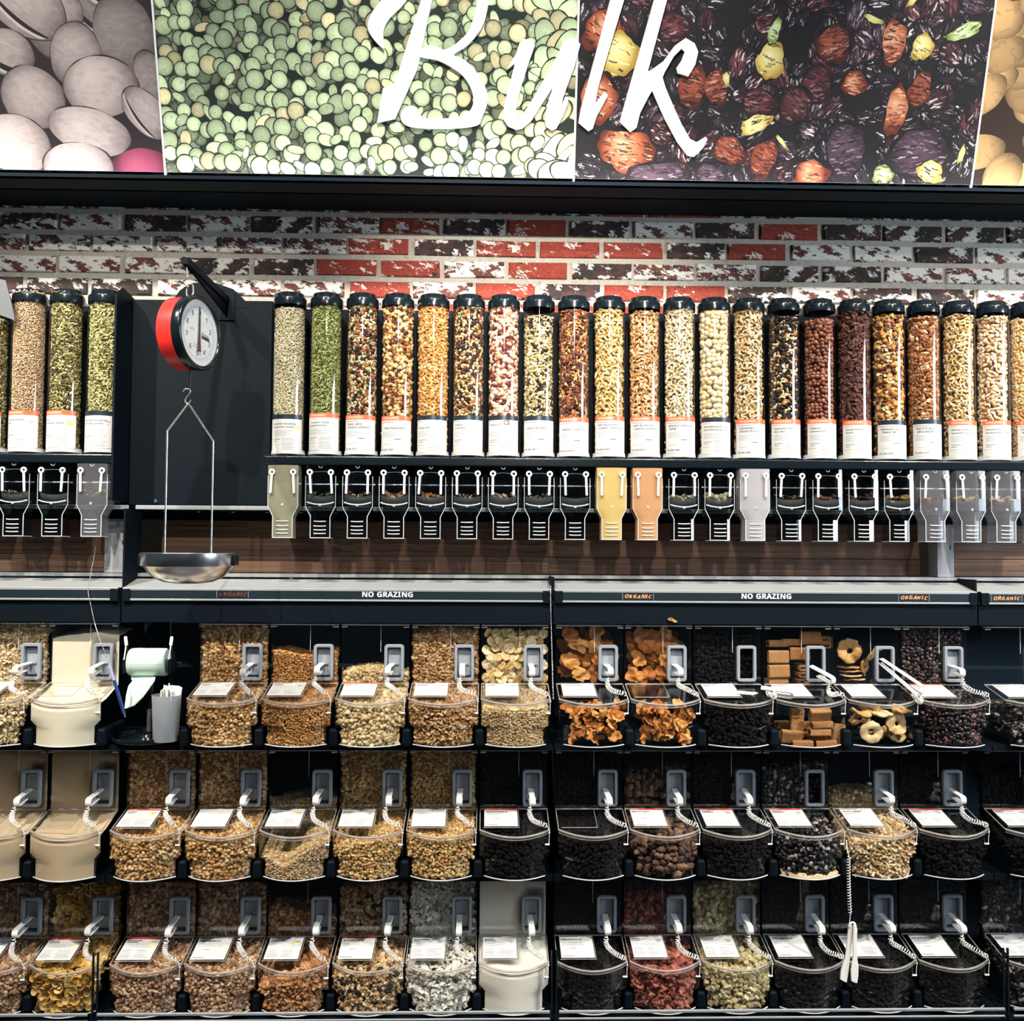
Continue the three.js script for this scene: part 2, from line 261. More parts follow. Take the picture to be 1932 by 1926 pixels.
      px(1135, 60, 34, 40, 0.8, ora, 14, 0.2); px(1165, 105, 36, 40, 0.4, yel, 8, 0.2); px(1125, 190, 34, 48, 0.2, ora, 14, 0.3); px(1270, 55, 30, 28, 0, pal[1], 14); px(1305, 165, 26, 38, 0.2, bro, 16); px(1350, 165, 22, 32, -0.2, bro, 16); px(1453, 115, 26, 34, 0.1, yel, 6, 0.1); px(1460, 60, 10, 24, 0.3, gre, 4, 0.1); px(1572, 85, 32, 34, -0.3, bro, 16); px(1540, 160, 28, 34, 0, pal[1], 16); px(1686, 80, 22, 40, 0, ora, 14, 0.2); px(1612, 158, 24, 22, 0, ora, 8, 0.2); px(1690, 210, 20, 46, 0.1, ora, 12, 0.3); px(1735, 170, 20, 34, 0.3, bro, 12); px(1740, 90, 20, 24, 0.4, yel, 5, 0.1); px(1430, 195, 32, 24, 0, pal[1], 16); px(1500, 200, 30, 34, 0.5, pal[1], 18); px(1425, 235, 32, 15, -0.4, yel, 6, 0.2); px(1595, 285, 36, 52, -0.1, vio, 30); px(1735, 290, 60, 42, -0.1, vio, 34); px(1530, 328, 34, 24, 0, ora, 6, 0.3); px(1755, 325, 26, 20, 0.3, yel, 5, 0.1); px(1180, 285, 56, 38, 0.2, ora, 22, 0.4); px(1440, 300, 24, 38, 0.3, bro, 14); px(1240, 332, 60, 24, 0, vio, 20); px(1340, 328, 30, 18, 0, vio, 14); px(1665, 330, 20, 18, 0, gre, 6, 0.2); px(1375, 285, 34, 24, 0.4, bro, 14); px(1820, 60, 34, 12, -0.4, gre, 5, 0.2);
      for (let k = 0; k < 8; k++) { const x = rnd() * W, y = rnd() * Hc; blob(g, x, y, rr(26, 44), rr(7, 12), rnd() * 3, ['#ded88e', '#c6c078', '#8f8a48'], 0.2); }
    },
    (g) => {   // tan beans
      g.fillStyle = '#2c1a10'; g.fillRect(0, 0, W, Hc);
      for (let k = 0; k < 260; k++) { const t = rr(0.72, 1); const f = (m) => `rgb(${210 * t * m | 0},${168 * t * m | 0},${112 * t * m | 0})`; const x = rnd() * W, y = rnd() * Hc, rx = rr(78, 110), ry = rr(58, 76), a = rr(-0.9, 0.4); blob(g, x, y, rx, ry, a, [f(1.1), f(1), f(0.68), f(0.4)], 0.03); speck(g, x, y, rx, ry, a, 14, 'rgba(90,50,20,0.16)', 6, 40); }
    },
  ];
  const labels = ['picture panel of pale pistachio nuts above the brick wall', 'picture panel of split green lentils left of the raisin panel', 'picture panel of dark raisins and dried fruit above the brick wall', 'picture panel of tan beans beside the raisin panel'];
  draw.forEach((d, k) => {
    const [c, g] = canvas(W, Hc); d(g);
    const o = thing('picture_panel', labels[k], 'sign', [0, B_ORG.y, BZ], 'picture panels above the wall');
    const w = seams[k + 1] - seams[k] - 0.006, cx = (seams[k] + seams[k + 1]) / 2, pm = new THREE.MeshStandardMaterial({ map: tex(c), roughness: 0.85, color: k === 0 ? '#d2d0d2' : '#ffffff' });
    const lean = (q) => { q.rotateX(LEAN); return q; };
    const face = new THREE.PlaneGeometry(w, B_H); face.translate(cx, B_H / 2, 0.0065); mesh('print', lean(face), pm, o);
    mesh('board', lean(bx(cx - w / 2, cx + w / 2, 0, B_H, -0.006, 0.006)), M.white, o);
    if (k < 3) mesh('edge_strip', lean(bx(seams[k + 1] - 0.0028, seams[k + 1] + 0.0028, -0.018, B_H, 0.001, 0.0085)), M.white, o);
  });
  // black canopy: soffit board, front fascia under the panels and braces behind them
  const t = thing('sign_canopy', 'black canopy frame carrying the picture panels over the brick', 'canopy', [0, B_ORG.y, 0]);
  mesh('fascia', rbx(-5, 4.15, -0.02, -0.004, BZ - 0.045, BZ - 0.009, 0.003), M.blackMatte, t);
  mesh('soffit', bx(-5, 4.15, -0.012, 0.004, 0.006, BZ - 0.046), M.blackMatte, t);
  mesh('back_board', (() => { const q = bx(-5, 4.15, 0.012, B_H, -0.045, -0.02); q.rotateX(LEAN); q.translate(0, 0, BZ); return q; })(), M.blackMatte, t);
  mesh('light_trough', [bx(-5, 4.15, -0.046, -0.0405, BZ - 0.04, BZ + 0.055), bx(-5, 4.15, -0.046, -0.03, BZ + 0.05, BZ + 0.055), bx(-5, 4.15, -0.046, -0.0205, BZ - 0.04, BZ - 0.03)], M.blackMatte, t);
  const led = thing('led_strip_light', 'slim light strip hidden in the canopy trough below the picture panels', 'lamp', [-0.2, B_ORG.y - 0.036, BZ + 0.035]);
  mesh('light_bar', bx(-4.2, 4.2, -0.004, 0, -0.008, 0.008), std('#222222', 0.6, 0, { emissive: new THREE.Color(0.95, 0.97, 1.0), emissiveIntensity: 3 }), led);
  const ll = new THREE.RectAreaLight(new THREE.Color(0.95, 0.97, 1.0), LED_NITS, 8.4, 0.016); ll.position.set(-0.2, B_ORG.y - 0.0352, BZ + 0.035); ll.lookAt(-0.2, B_ORG.y + 1, BZ - 0.05); scene.add(ll);
  for (let k = -3; k <= 3; k++) mesh('brace', bar(V(k * 1.3, B_H * 0.85, BZ + B_H * 0.85 * Math.tan(LEAN) - 0.06), V(k * 1.3, B_H * 0.85, 0.0), 0.015), M.black, t);

  // Bulk: white raised brush lettering, outlines in the photo's pixels, laid out on the panel's own plane
  const cr = (pts) => pts.map(([x, y]) => onBanner(640 + x * 0.3934, y * 0.3934, 0.012));
  const S = (pts, holes = []) => { const s = new THREE.Shape(new THREE.SplineCurve(cr([...pts, pts[0]]).map((p) => new THREE.Vector2(...p))).getPoints(pts.length * 5)); return s; };
  const poly = (pts) => new THREE.Shape(cr(pts).map((p) => new THREE.Vector2(...p)));
  const outlines = [
    [S([[215, 238], [175, 200], [142, 150], [140, 112], [160, 60], [205, 0], [260, -70], [350, -150], [480, -190], [600, -178], [680, -130], [714, -60], [716, 0], [695, 105], [650, 180], [600, 230], [548, 265], [600, 290], [660, 350], [704, 430], [710, 490], [684, 565], [655, 603], [520, 618], [360, 612], [303, 585], [300, 542], [330, 512], [368, 515], [385, 550], [430, 572], [560, 565], [620, 540], [644, 495], [636, 435], [600, 372], [540, 325], [470, 290], [400, 278], [386, 264], [396, 240], [430, 220], [470, 228], [505, 240], [560, 212], [622, 150], [652, 60], [660, 0], [652, -60], [615, -108], [540, -130], [440, -122], [380, -70], [300, 30], [240, 92], [212, 150]]),
      poly([[470, -120], [505, -120], [445, 0], [375, 330], [268, 570], [183, 590], [212, 425], [268, 402], [395, 0], [440, -120]])],
    [poly([[865, 210], [880, 190], [910, 193], [938, 215], [912, 290], [870, 420], [846, 530], [848, 562], [858, 580], [900, 522], [960, 422], [1030, 300], [1075, 206], [1095, 190], [1130, 190], [1155, 213], [1130, 310], [1095, 405], [1072, 470], [1062, 520], [1085, 465], [1096, 470], [1095, 500], [1070, 560], [1040, 617], [1020, 626], [992, 606], [985, 570], [1000, 500], [1024, 420], [970, 502], [920, 580], [880, 615], [850, 623], [810, 606], [786, 570], [795, 490], [820, 400], [842, 305], [806, 334], [820, 305], [848, 262]])],
    [poly([[1420, -170], [1365, 0], [1292, 240], [1240, 420], [1226, 500], [1272, 440], [1286, 460], [1232, 560], [1214, 617], [1195, 629], [1148, 590], [1160, 520], [1300, 0], [1352, -180]])],
    [poly([[1628, -170], [1570, 0], [1478, 345], [1500, 335], [1555, 295], [1608, 222], [1660, 185], [1702, 210], [1719, 250], [1706, 310], [1672, 366], [1622, 352], [1616, 330], [1642, 290], [1656, 250], [1640, 234], [1602, 272], [1560, 345], [1548, 372], [1562, 420], [1600, 510], [1640, 598], [1680, 668], [1712, 684], [1756, 658], [1763, 670], [1740, 712], [1700, 751], [1670, 746], [1620, 680], [1560, 570], [1520, 482], [1500, 435], [1478, 470], [1440, 545], [1424, 612], [1396, 633], [1345, 585], [1510, 0], [1562, -180]])],
  ];
  const let_ = thing('script_lettering', 'raised white brush lettering reading Bulk across two picture panels', 'sign', [0, B_ORG.y, BZ]);
  outlines.forEach((shapes) => { const gs = shapes.map((s, i) => { const g = new THREE.ExtrudeGeometry(s, { depth: 0.008 + i * 0.0004, bevelEnabled: true, bevelSize: 0.0008, bevelThickness: 0.0008, bevelSegments: 1, curveSegments: 4 }); g.translate(0, 0, 0.0097); g.rotateX(LEAN); return g; }); mesh('letter', gs, M.white, let_); });
}
// ---------------------------------------------------------------- steel fixture: backboards, ledges, troughs, price rails, tiers
const JX = [U(228, 1112, 0.47).x, U(1043, 1112, 0.47).x, U(1846, 1112, 0.47).x];
const SECT = [[-2.62, JX[0]], [JX[0], JX[1]], [JX[1], JX[2]], [JX[2], 2.72]];
const TZ = 0.41, TR = 0.047;                       // dispenser tube axis and radius
const LIDZ = 0.435, CORZ = 0.55, FRZ = 0.59;       // bin: back of lid, front corners, front of bulge
const ROW = [0, 1, 2].map((r) => ({ lidTop: H(1290, LIDZ) - r * 0.3525, lidFront: H(1330, FRZ) - r * 0.3525, bottom: H(1411, FRZ) - r * 0.3525, top: H(1177, 0.43) - r * 0.3525 }));
const woodTex = (() => {
  const [c, g] = canvas(1024, 256); g.fillStyle = '#5e432f'; g.fillRect(0, 0, 1024, 256);
  for (let k = 0; k < 900; k++) { const y = rnd() * 256, d = rnd(); g.strokeStyle = d < 0.5 ? `rgba(34,20,14,${rr(0.12, 0.45)})` : `rgba(150,104,70,${rr(0.06, 0.26)})`; g.lineWidth = rr(0.6, 2.6); g.beginPath(); const x = rnd() * 1024, l = rr(120, 700); g.moveTo(x, y); g.bezierCurveTo(x + l * 0.3, y + rr(-3, 3), x + l * 0.6, y + rr(-3, 3), x + l, y + rr(-2, 2)); g.stroke(); }
  const t = tex(c); t.wrapS = t.wrapT = THREE.RepeatWrapping; return t;
})();
const woodM = ['#ffffff', '#e8dcd2', '#d6cabf'].map((h) => new THREE.MeshStandardMaterial({ map: woodTex, color: h, roughness: 0.6 }));
const woodUv = (g, s = 1.1, o = 0) => { const p = g.attributes.position, u = g.attributes.uv; for (let k = 0; k < p.count; k++) u.setXY(k, p.getX(k) * s + o, p.getY(k) * s * 3 + o * 0.37); return g; };
const railY = [H(1136, 0.47), H(1112, 0.47)];
// printed inserts of the price rails, one strip each on a shared sheet
const [railC, railG] = canvas(2048, 256); railG.fillStyle = '#18232a'; railG.fillRect(0, 0, 2048, 256);
const railTex = [];
function chalk(x, y, size, word, colour) { let cx = x; for (const ch of word) { railG.save(); railG.translate(cx, y + rr(-1.5, 1.5)); railG.rotate(rr(-0.16, 0.1)); railG.font = `italic bold ${size * rr(0.9, 1.1)}px sans-serif`; railG.fillStyle = colour; railG.fillText(ch, 0, 0); railG.restore(); railG.font = `italic bold ${size}px sans-serif`; cx += railG.measureText(ch).width + 1.5; } return cx; }
const RS = 1600;   // pixels per metre on the strips' sheet
[[], [['chalk', 412, '#7a3d2a'], ['print', 682]], [['chalk', 1178, '#ff9d5c'], ['print', 1398], ['chalk', 1699, '#ff9d5c']], [['chalk', 1874, '#ff9d5c']]].forEach((marks, k) => {
  const [x0, x1] = SECT[k], y = k * 64 + 46, X = (px) => (U(px, 1126, 0.474).x - x0) * RS;
  if (k === 0) marks = [['chalk', 18, '#ff9d5c']];
  for (const [what, px, col] of marks) {
    if (what === 'print') { railG.font = 'bold 37px sans-serif'; railG.fillStyle = '#f2f2ee'; let cx = X(px); for (const ch of 'NO GRAZING') { railG.fillText(ch, cx, y); cx += railG.measureText(ch).width * 0.86 + 3.4; } } else { const e = chalk(X(px), y, 25, 'ORGANIC', col); railG.strokeStyle = '#8f969a'; railG.lineWidth = 2; railG.beginPath(); railG.moveTo(X(px) - 8, y - 30); railG.lineTo(X(px) - 8, y + 8); railG.moveTo(e + 8, y - 30); railG.lineTo(e + 8, y + 8); railG.stroke(); }
  }
  railTex.push([x0, y]);
});
const railM = new THREE.MeshStandardMaterial({ map: tex(railC), roughness: 0.35 });

SECT.forEach(([x0, x1], k) => {
  const where = ['beside the grey steel upright under four seed tubes', 'under the red scale and first nut tubes', 'under the cashew tubes and dried fruit', 'past the right steel upright'][k];
  // ---- lower tiers: one bay of shelving
  const bay = thing('shelving_bay', ['black steel shelving bay holding the two flour bins', 'black steel shelving bay of granola bins with the bag roll', 'black steel shelving bay of dried fruit bins', 'black steel shelving bay of the last cut off bins'][k], 'shelf', [0, 0, 0], 'shelving bays');
  const e = 0.002;
  mesh('back_panel', bx(x0 + e, x1 - e, 0.0, railY[0] - 0.03, 0.03, 0.05), M.liner, bay);
  for (let r = 0; r < 3; r++) {
    const y = ROW[r].bottom - 0.004;
    const sh = mesh('shelf', bx(x0 + e, x1 - e, y - 0.014, y, 0.05, 0.535), M.black, bay);
  }
  mesh('base_deck', rbx(x0 + e, x1 - e, ROW[2].bottom - 0.045, ROW[2].bottom - 0.02, 0.05, 0.6, 0.004), M.black, bay);
  mesh('base_front', bx(x0 + e, x1 - e, 0, ROW[2].bottom - 0.0465, 0.57, 0.6), M.black, bay);
  const yb = H(1909, 0.604);
  mesh('metal_strip', rbx(x0 + 0.012, x1 - 0.012, yb - 0.004, yb + 0.003, 0.6, 0.607, 0.0015), M.alu, bay);
  mesh('metal_strip', rbx(x0 + 0.012, x1 - 0.012, yb - 0.021, yb - 0.016, 0.601, 0.606, 0.0015), M.alu, bay);
  mesh('top_fascia', bx(x0 + e, x1 - e, H(1176, 0.465), railY[0], 0.455, 0.466), M.black, bay);
  for (const s of [x0 + 0.006, x1 - 0.006]) mesh('upright', bx(s - 0.0022, s + 0.0022, ROW[2].bottom - 0.019, ROW[2].lidTop + 0.02, 0.5855, 0.5915), M.blackGloss, bay);
  // ---- trough under the nozzles
  const tr = thing('catch_trough', `trough with wood boards and pale floor ${where}`, 'tray', [0, 0, 0], 'catch troughs');
  const yw0 = H(1083, 0.285), yw1 = H(985, 0.285), post = 0.075;
  const wx0 = k === 0 ? x0 : k === 2 ? x0 : x0 + (k === 3 ? 0.02 : 0.05), wx1 = k === 0 ? x1 - 0.09 : k === 2 ? x1 - 0.085 : x1;
  for (let q = 0; q < 3; q++) mesh('board', woodUv(rbx(wx0, wx1, yw0 + (yw1 - yw0) * q / 3 + 0.0006, yw0 + (yw1 - yw0) * (q + 1) / 3 - 0.0006, 0.27, 0.285 + (q % 2) * 0.0012, 0.0015), 1.1, q * 0.31 + k * 0.17), woodM[(q + k) % 3], tr);
  mesh('recess_panel', bx(x0 + e, x1 - e, yw1 + 0.001, H(962, 0.4) - 0.0065, 0.262, 0.275), M.black, tr);
  const lz = 0.355, lf = [H(1095, 0.36), H(1112, 0.466)];
  mesh('back_lip', bx(x0 + e, x1 - e, H(1091, lz), H(1085, lz), 0.286, lz), M.alu, tr);
  mesh('tray_floor', sheet(2, 2, (i, j) => V(j ? x1 - e : x0 + e, i ? lf[0] : lf[1], i ? 0.36 : 0.466)), M.trayFloor, tr);
  mesh('tray_base', bx(x0 + e, x1 - e, lf[1] - 0.03, lf[1] - 0.004, 0.27, 0.464), M.black, tr);
  for (const s of [x0 + 0.003, x1 - 0.003]) if (k === 1 || k === 2) mesh('end_plate', bx(s - 0.0025, s + 0.0025, lf[1] - 0.02, s < x0 + 0.01 && k === 1 ? H(965, 0.44) : lf[0] + 0.012, 0.33, 0.462), M.black, tr);
  // ---- price rail
  const rail = thing('price_rail', ['black price rail with a single orange word ending at the left upright', 'black price rail reading NO GRAZING below the red scale', 'black price rail reading NO GRAZING between two orange words', 'short black price rail with an orange word past the seam'][k], 'price rail', [0, 0, 0], 'price rails');
  const a = x0 + 0.006, b = x1 - 0.006, h = railY[1] - railY[0];
  mesh('rail_body', bx(a, b, railY[0], railY[1], 0.467, 0.471), M.black, rail);
  mesh('top_strip', rbx(a, b, railY[1] - 0.0075, railY[1], 0.471, 0.475, 0.0012), M.alu, rail);
  mesh('bottom_strip', rbx(a + 0.02, b - 0.02, railY[0], railY[0] + 0.0055, 0.471, 0.475, 0.0012), M.alu, rail);
  for (const s of [a, b]) mesh('end_cap', rbx(s === a ? a : b - 0.022, s === a ? a + 0.022 : b, railY[0] - 0.002, railY[1] - 0.003, 0.471, 0.4765, 0.001), M.blackGloss, rail);
  const y0 = railY[0] + 0.0055, y1 = railY[1] - 0.0075, ins = new THREE.PlaneGeometry(b - a - 0.046, y1 - y0); ins.translate((a + b) / 2, (y0 + y1) / 2, 0.4735);
  { const p = ins.attributes.position, u = ins.attributes.uv; for (let n = 0; n < p.count; n++) { const yy = k * 64 + 60 - (p.getY(n) - y0) * RS * 1.15; u.setXY(n, (p.getX(n) - x0) * RS / 2048, 1 - yy / 256); } }
  mesh('printed_insert', ins, railM, rail);
});
// ---- steel uprights in the trough and the black post by the scale
{
  const up = (x0, x1, label) => { const t = thing('steel_upright', label, 'post', [0, 0, 0]); mesh('column', bx(x0, x1, H(1084, 0.355), H(985, 0.3), 0.288, 0.35), M.greyPaint, t); mesh('slot', bx((x0 + x1) / 2 + 0.012, (x0 + x1) / 2 + 0.0155, H(1032, 0.35), H(1024, 0.35), 0.349, 0.3504), M.blackMatte, t); };
  up(U(197, 1050, 0.35).x, U(247, 1050, 0.35).x, 'grey steel upright between the left trough and the scale trough');
  up(U(1769, 1050, 0.35).x, U(1800, 1050, 0.35).x, 'grey steel upright behind the cashew nozzles at the seam');
}
// ---- boards behind the tubes, scale board and its bracket, ledge strip
{
  const xL = U(242, 700, 0.36).x, xR = U(514, 700, 0.36).x;
  const bank = (a, b, label) => {
    const t = thing('dispenser_rack', label, 'rack', [0, 0, 0], 'dispenser racks');
    mesh('back_board', bx(a, b, H(960, 0.33), H(588, 0.33), 0.315, 0.33), M.black, t);
    mesh('mount_rail', rbx(a, b, H(880, TZ + 0.05), H(863, TZ + 0.05), 0.331, TZ + 0.052, 0.004), M.blackGloss, t);
    mesh('housing', bx(a, b, H(955, 0.4), H(881, 0.4), 0.331, 0.395), M.black, t);
    return t;
  };
  const left = bank(-1.92, xL, 'black rack holding the four seed tubes');
  mesh('side_cover', (() => { const s = new THREE.Shape(); const y0 = H(951, 0.4), y1 = H(556, 0.4); s.moveTo(0.33, y0); s.lineTo(0.47, y0); s.lineTo(0.47, y1 - 0.03); s.lineTo(0.42, y1); s.lineTo(0.33, y1 - 0.01); s.closePath(); const g = new THREE.ExtrudeGeometry(s, { depth: 0.006, bevelEnabled: false }); g.rotateY(-Math.PI / 2); g.translate(xL + 0.004, 0, 0); return g; })(), M.black, left);
  bank(xR, 2.35, 'black rack holding the long row of nut tubes');
  const b = thing('scale_board', 'black board with bracket arm behind the red hanging scale', 'board', [0, 0, 0]);
  mesh('board', rbx(xL + 0.006, xR - 0.004, H(958, 0.36), H(572, 0.36), 0.318, 0.352, 0.003), M.black, b);
  const hump = new THREE.Shape([[318, 578], [338, 548], [352, 538], [365, 533], [402, 532], [440, 545], [470, 574], [474, 580]].map(([x, y]) => { const p = U(x, y, 0.355); return new THREE.Vector2(p.x, p.y); }));
  const hg = new THREE.ExtrudeGeometry(hump, { depth: 0.012, bevelEnabled: false }); hg.translate(0, 0, 0.341); mesh('gusset', hg, M.black, b);
  const tip = U(352, 494, 0.74), foot = V(tip.x, tip.y, 0.35);
  const arm = thing('scale_bracket', 'black square bracket arm reaching out over the red scale', 'bracket', [0, 0, 0]);
  mesh('arm', rbx(tip.x - 0.009, tip.x + 0.009, tip.y - 0.010, tip.y + 0.010, 0.353, 0.752, 0.002), M.black, arm);
  mesh('arm_web', (() => { const s = new THREE.Shape(); s.moveTo(0.353, tip.y - 0.01); s.lineTo(0.72, tip.y - 0.01); s.lineTo(0.353, tip.y - 0.045); s.closePath(); const g = new THREE.ExtrudeGeometry(s, { depth: 0.006, bevelEnabled: false }); g.rotateY(-Math.PI / 2); g.translate(tip.x + 0.003, 0, 0); return g; })(), M.black, arm);
  mesh('wall_plate', rbx(tip.x - 0.025, tip.x + 0.025, tip.y - 0.06, tip.y + 0.02, 0.3525, 0.357, 0.001), M.black, arm);
  mesh('bolt_head', new THREE.CylinderGeometry(0.004, 0.004, 0.006, 10).translate(tip.x, tip.y + 0.012, 0.735), M.steel, arm);
  mesh('knob', new THREE.SphereGeometry(0.007, 12, 8).scale(1, 1, 0.5).translate(U(292, 946, 0.354).x, U(292, 946, 0.354).y, 0.354), M.chrome, b);
  const ledge = (x0, x1, label) => { const t = thing('ledge_strip', label, 'strip', [0, 0, 0], 'metal ledge strips'); const y = H(962, 0.4); mesh('strip', rbx(x0, x1, y - 0.006, y + 0.006, 0.396, 0.404, 0.0015), M.alu, t); mesh('shelf_board', bx(x0, x1, y - 0.006, y + 0.002, 0.262, 0.396), M.black, t); for (let x = x0 + 0.06; x < x1 - 0.03; x += 0.1) mesh('screw', new THREE.SphereGeometry(0.004, 8, 6).scale(1.6, 0.5, 1).translate(x, y - 0.009, 0.33), M.steel, t); };
  { const q = U(1831, 998, 0.41), k = mesh('plastic_disc', new THREE.CylinderGeometry(0.0125, 0.0125, 0.012, 28).rotateX(Math.PI / 2).translate(q.x, q.y, 0.417), M.pocketIn); tag(k, 'round pale plastic disc beside the cashew nozzle at the seam', 'disc'); mesh('knob_stem', bar(V(q.x, q.y, 0.411), V(q.x, q.y, 0.2865), 0.004, 8), M.black, k); }
  { const pl = [[-14, 520], [2, 524], [8, 548], [18, 590], [19, 600], [8, 596], [-14, 588]].map(([x, y]) => { const p = U(x, y, 0.5); return new THREE.Vector2(p.x, p.y); }), g = new THREE.ExtrudeGeometry(new THREE.Shape(pl), { depth: 0.004, bevelEnabled: false }); g.translate(0, 0, 0.47); tag(mesh('hanging_sign', g, std('#54575a', 0.6)), 'pale grey slanted hanging sign above the cut off seed tube', 'sign'); }
  ledge(U(256, 962, 0.4).x, U(1803, 962, 0.4).x, 'long pale metal ledge strip under the scale board');
  ledge(-1.9, U(243, 960, 0.4).x, 'pale metal ledge strip under the four seed tubes');
}
// ---------------------------------------------------------------- food pieces: real little solids
const G = {};
{
  const lumpy = (g, amt, f, s) => { const p = g.attributes.position; for (let k = 0; k < p.count; k++) { const v = V(p.getX(k), p.getY(k), p.getZ(k)); v.multiplyScalar(1 + amt * noise.noise(v.x * f + s, v.y * f + s * 2, v.z * f)); p.setXYZ(k, v.x, v.y, v.z); } g.computeVertexNormals(); return g; };
  const ico = (d) => { const g = new THREE.IcosahedronGeometry(0.5, d); g.deleteAttribute('uv'); return smooth(g); };
  function smooth(g) { // weld by position for smooth shading
    const p = g.attributes.position, map = new Map(), pos = [], ix = [];
    for (let k = 0; k < p.count; k++) { const key = [p.getX(k), p.getY(k), p.getZ(k)].map((q) => q.toFixed(4)).join(); if (!map.has(key)) { map.set(key, pos.length / 3); pos.push(p.getX(k), p.getY(k), p.getZ(k)); } ix.push(map.get(key)); }
    const h = new THREE.BufferGeometry(); h.setAttribute('position', new THREE.Float32BufferAttribute(pos, 3)); h.setIndex(ix); h.computeVertexNormals(); return h;
  }
  // unit size about 1; local z is the thin way, x the long way
  G.seed = ico(1).scale(1, 0.48, 0.3);
  G.grain = ico(1).scale(1, 0.55, 0.5);
  G.nut = ico(1).scale(1, 0.7, 0.6);
  G.ball = ico(1);
  G.lump = lumpy(ico(1), 0.9, 2.3, 3.1); G.lump2 = lumpy(ico(1).scale(1, 0.8, 0.7), 1.1, 2.8, 8.7);
  G.raisin = lumpy(ico(2).scale(1, 0.75, 0.65), 0.7, 5.5, 1.7);
  G.cluster = lumpy(ico(2), 1.2, 3.2, 5.5);
  const bend = (r0, r1, arc, n = 9, rad = 7, flat = 0.8) => { const pts = []; for (let k = 0; k <= n; k++) { const a = -arc / 2 + arc * k / n; pts.push([Math.sin(a) * 0.36, Math.cos(a) * 0.36 - 0.2, r0 * Math.pow(Math.sin(Math.PI * (0.06 + 0.88 * k / n)), 0.55) * (1 + r1 * (k / n - 0.5)), a]); } return smooth(sheet(n + 1, rad + 1, (i, j) => { const [x, y, r, a] = pts[i], t = j / rad * Math.PI * 2; return V(x + Math.sin(a) * Math.cos(t) * r, y + Math.cos(a) * Math.cos(t) * r, Math.sin(t) * r * flat); }).toNonIndexed()); };
  G.cashew = bend(0.17, 0.35, 3.0);
  G.shard = lumpy(new THREE.IcosahedronGeometry(0.5, 0).scale(1, 0.5, 0.32), 0.5, 3, 2.2);
  G.stick = new THREE.CylinderGeometry(0.16, 0.16, 1, 7, 1).rotateZ(Math.PI / 2);
  G.cube = new RoundedBoxGeometry(0.8, 0.8, 0.8, 1, 0.12);
  G.almond = ico(1).scale(1, 0.58, 0.36); { const p = G.almond.attributes.position; for (let k = 0; k < p.count; k++) { const t = p.getX(k) + 0.5; p.setY(k, p.getY(k) * (1.25 - 0.6 * t)); } G.almond.computeVertexNormals(); }
  G.pecan = lumpy(ico(2).scale(1, 0.42, 0.3), 0.5, 6, 4.4);
  // thin crinkled sheet with thickness: dried mango, flakes
  const leaf = (s, n = 7, warp = 0.16) => { const rim = []; const nr = 24; for (let k = 0; k < nr; k++) { const a = k / nr * Math.PI * 2, q = 1 + 0.55 * noise.noise(Math.cos(a) * 1.7 + s, Math.sin(a) * 1.7, s) + 0.22 * noise.noise(Math.cos(a) * 5 + s, Math.sin(a) * 5, s + 2); rim.push([Math.cos(a) * 0.5 * q, Math.sin(a) * 0.4 * q]); } const hz = (x, y) => warp * (noise.noise(x * 2.6 + s, y * 2.6, s) + 0.5 * noise.noise(x * 6 + s, y * 6, s * 2)); const side = (sg) => sheet(6, 25, (i, j) => { const q = rim[j % nr], f = i / 5, x = q[0] * f, y = q[1] * f; return V(x, y, hz(x, y) + sg * 0.035 * Math.sqrt(Math.max(0, 1 - f * f * 0.96))); }); const a = side(1), b = side(-1); b.setIndex([...b.index.array].reverse()); b.computeVertexNormals(); return mergeAll([a, b]); };
  G.leaf = leaf(1.3); G.leaf2 = leaf(5.9); G.leaf3 = leaf(9.4, 7, 0.3);
  G.flake = leaf(2.2, 7, 0.1);
  // ring (apple) and chip (banana): lathed, then rippled
  const lathe = (prof, seg, s, amp) => { const g = new THREE.LatheGeometry(prof.map((p) => new THREE.Vector2(...p)), seg); g.rotateX(Math.PI / 2); const p = g.attributes.position; for (let k = 0; k < p.count; k++) { const x = p.getX(k), y = p.getY(k), r = Math.hypot(x, y), f = 1 + 0.1 * amp * noise.noise(x * 5 + s, y * 5, s); p.setXYZ(k, x * f, y * f, p.getZ(k) + amp * 0.12 * noise.noise(x * 3 + s, y * 3, s) + amp * 0.03 * noise.noise(x * 12, y * 12, s)); } g.computeVertexNormals(); return g; };
  G.ring = lathe([[0.16, -0.05], [0.3, -0.075], [0.46, -0.06], [0.5, 0], [0.46, 0.06], [0.3, 0.075], [0.16, 0.05], [0.13, 0], [0.16, -0.05]], 24, 3.3, 1);
  G.ring2 = lathe([[0.14, -0.05], [0.3, -0.075], [0.46, -0.06], [0.5, 0], [0.46, 0.06], [0.3, 0.075], [0.14, 0.05], [0.11, 0], [0.14, -0.05]], 24, 8.3, 1.6);
  G.chip = lathe([[0.0001, -0.03], [0.1, -0.025], [0.16, -0.045], [0.44, -0.05], [0.5, -0.02], [0.5, 0.03], [0.44, 0.06], [0.2, 0.045], [0.1, 0.015], [0.0001, 0.02]], 18, 1.1, 1.6);
  G.cup = lathe([[0.0001, -0.16], [0.3, -0.12], [0.48, 0.06], [0.5, 0.14], [0.44, 0.1], [0.28, -0.05], [0.0001, -0.09]], 14, 2.1, 0.5);
}
const foodM = phys('#ffffff', { roughness: 0.66, specularIntensity: 0.6 }), foodGloss = std('#ffffff', 0.4), foodDull = phys('#ffffff', { roughness: 0.8, specularIntensity: 0.25 });
const tintCache = {};
const tinted = (hex, gloss) => (tintCache[hex + gloss] ??= std(C(hex).multiplyScalar(FOOD), gloss ? 0.38 : 0.62));
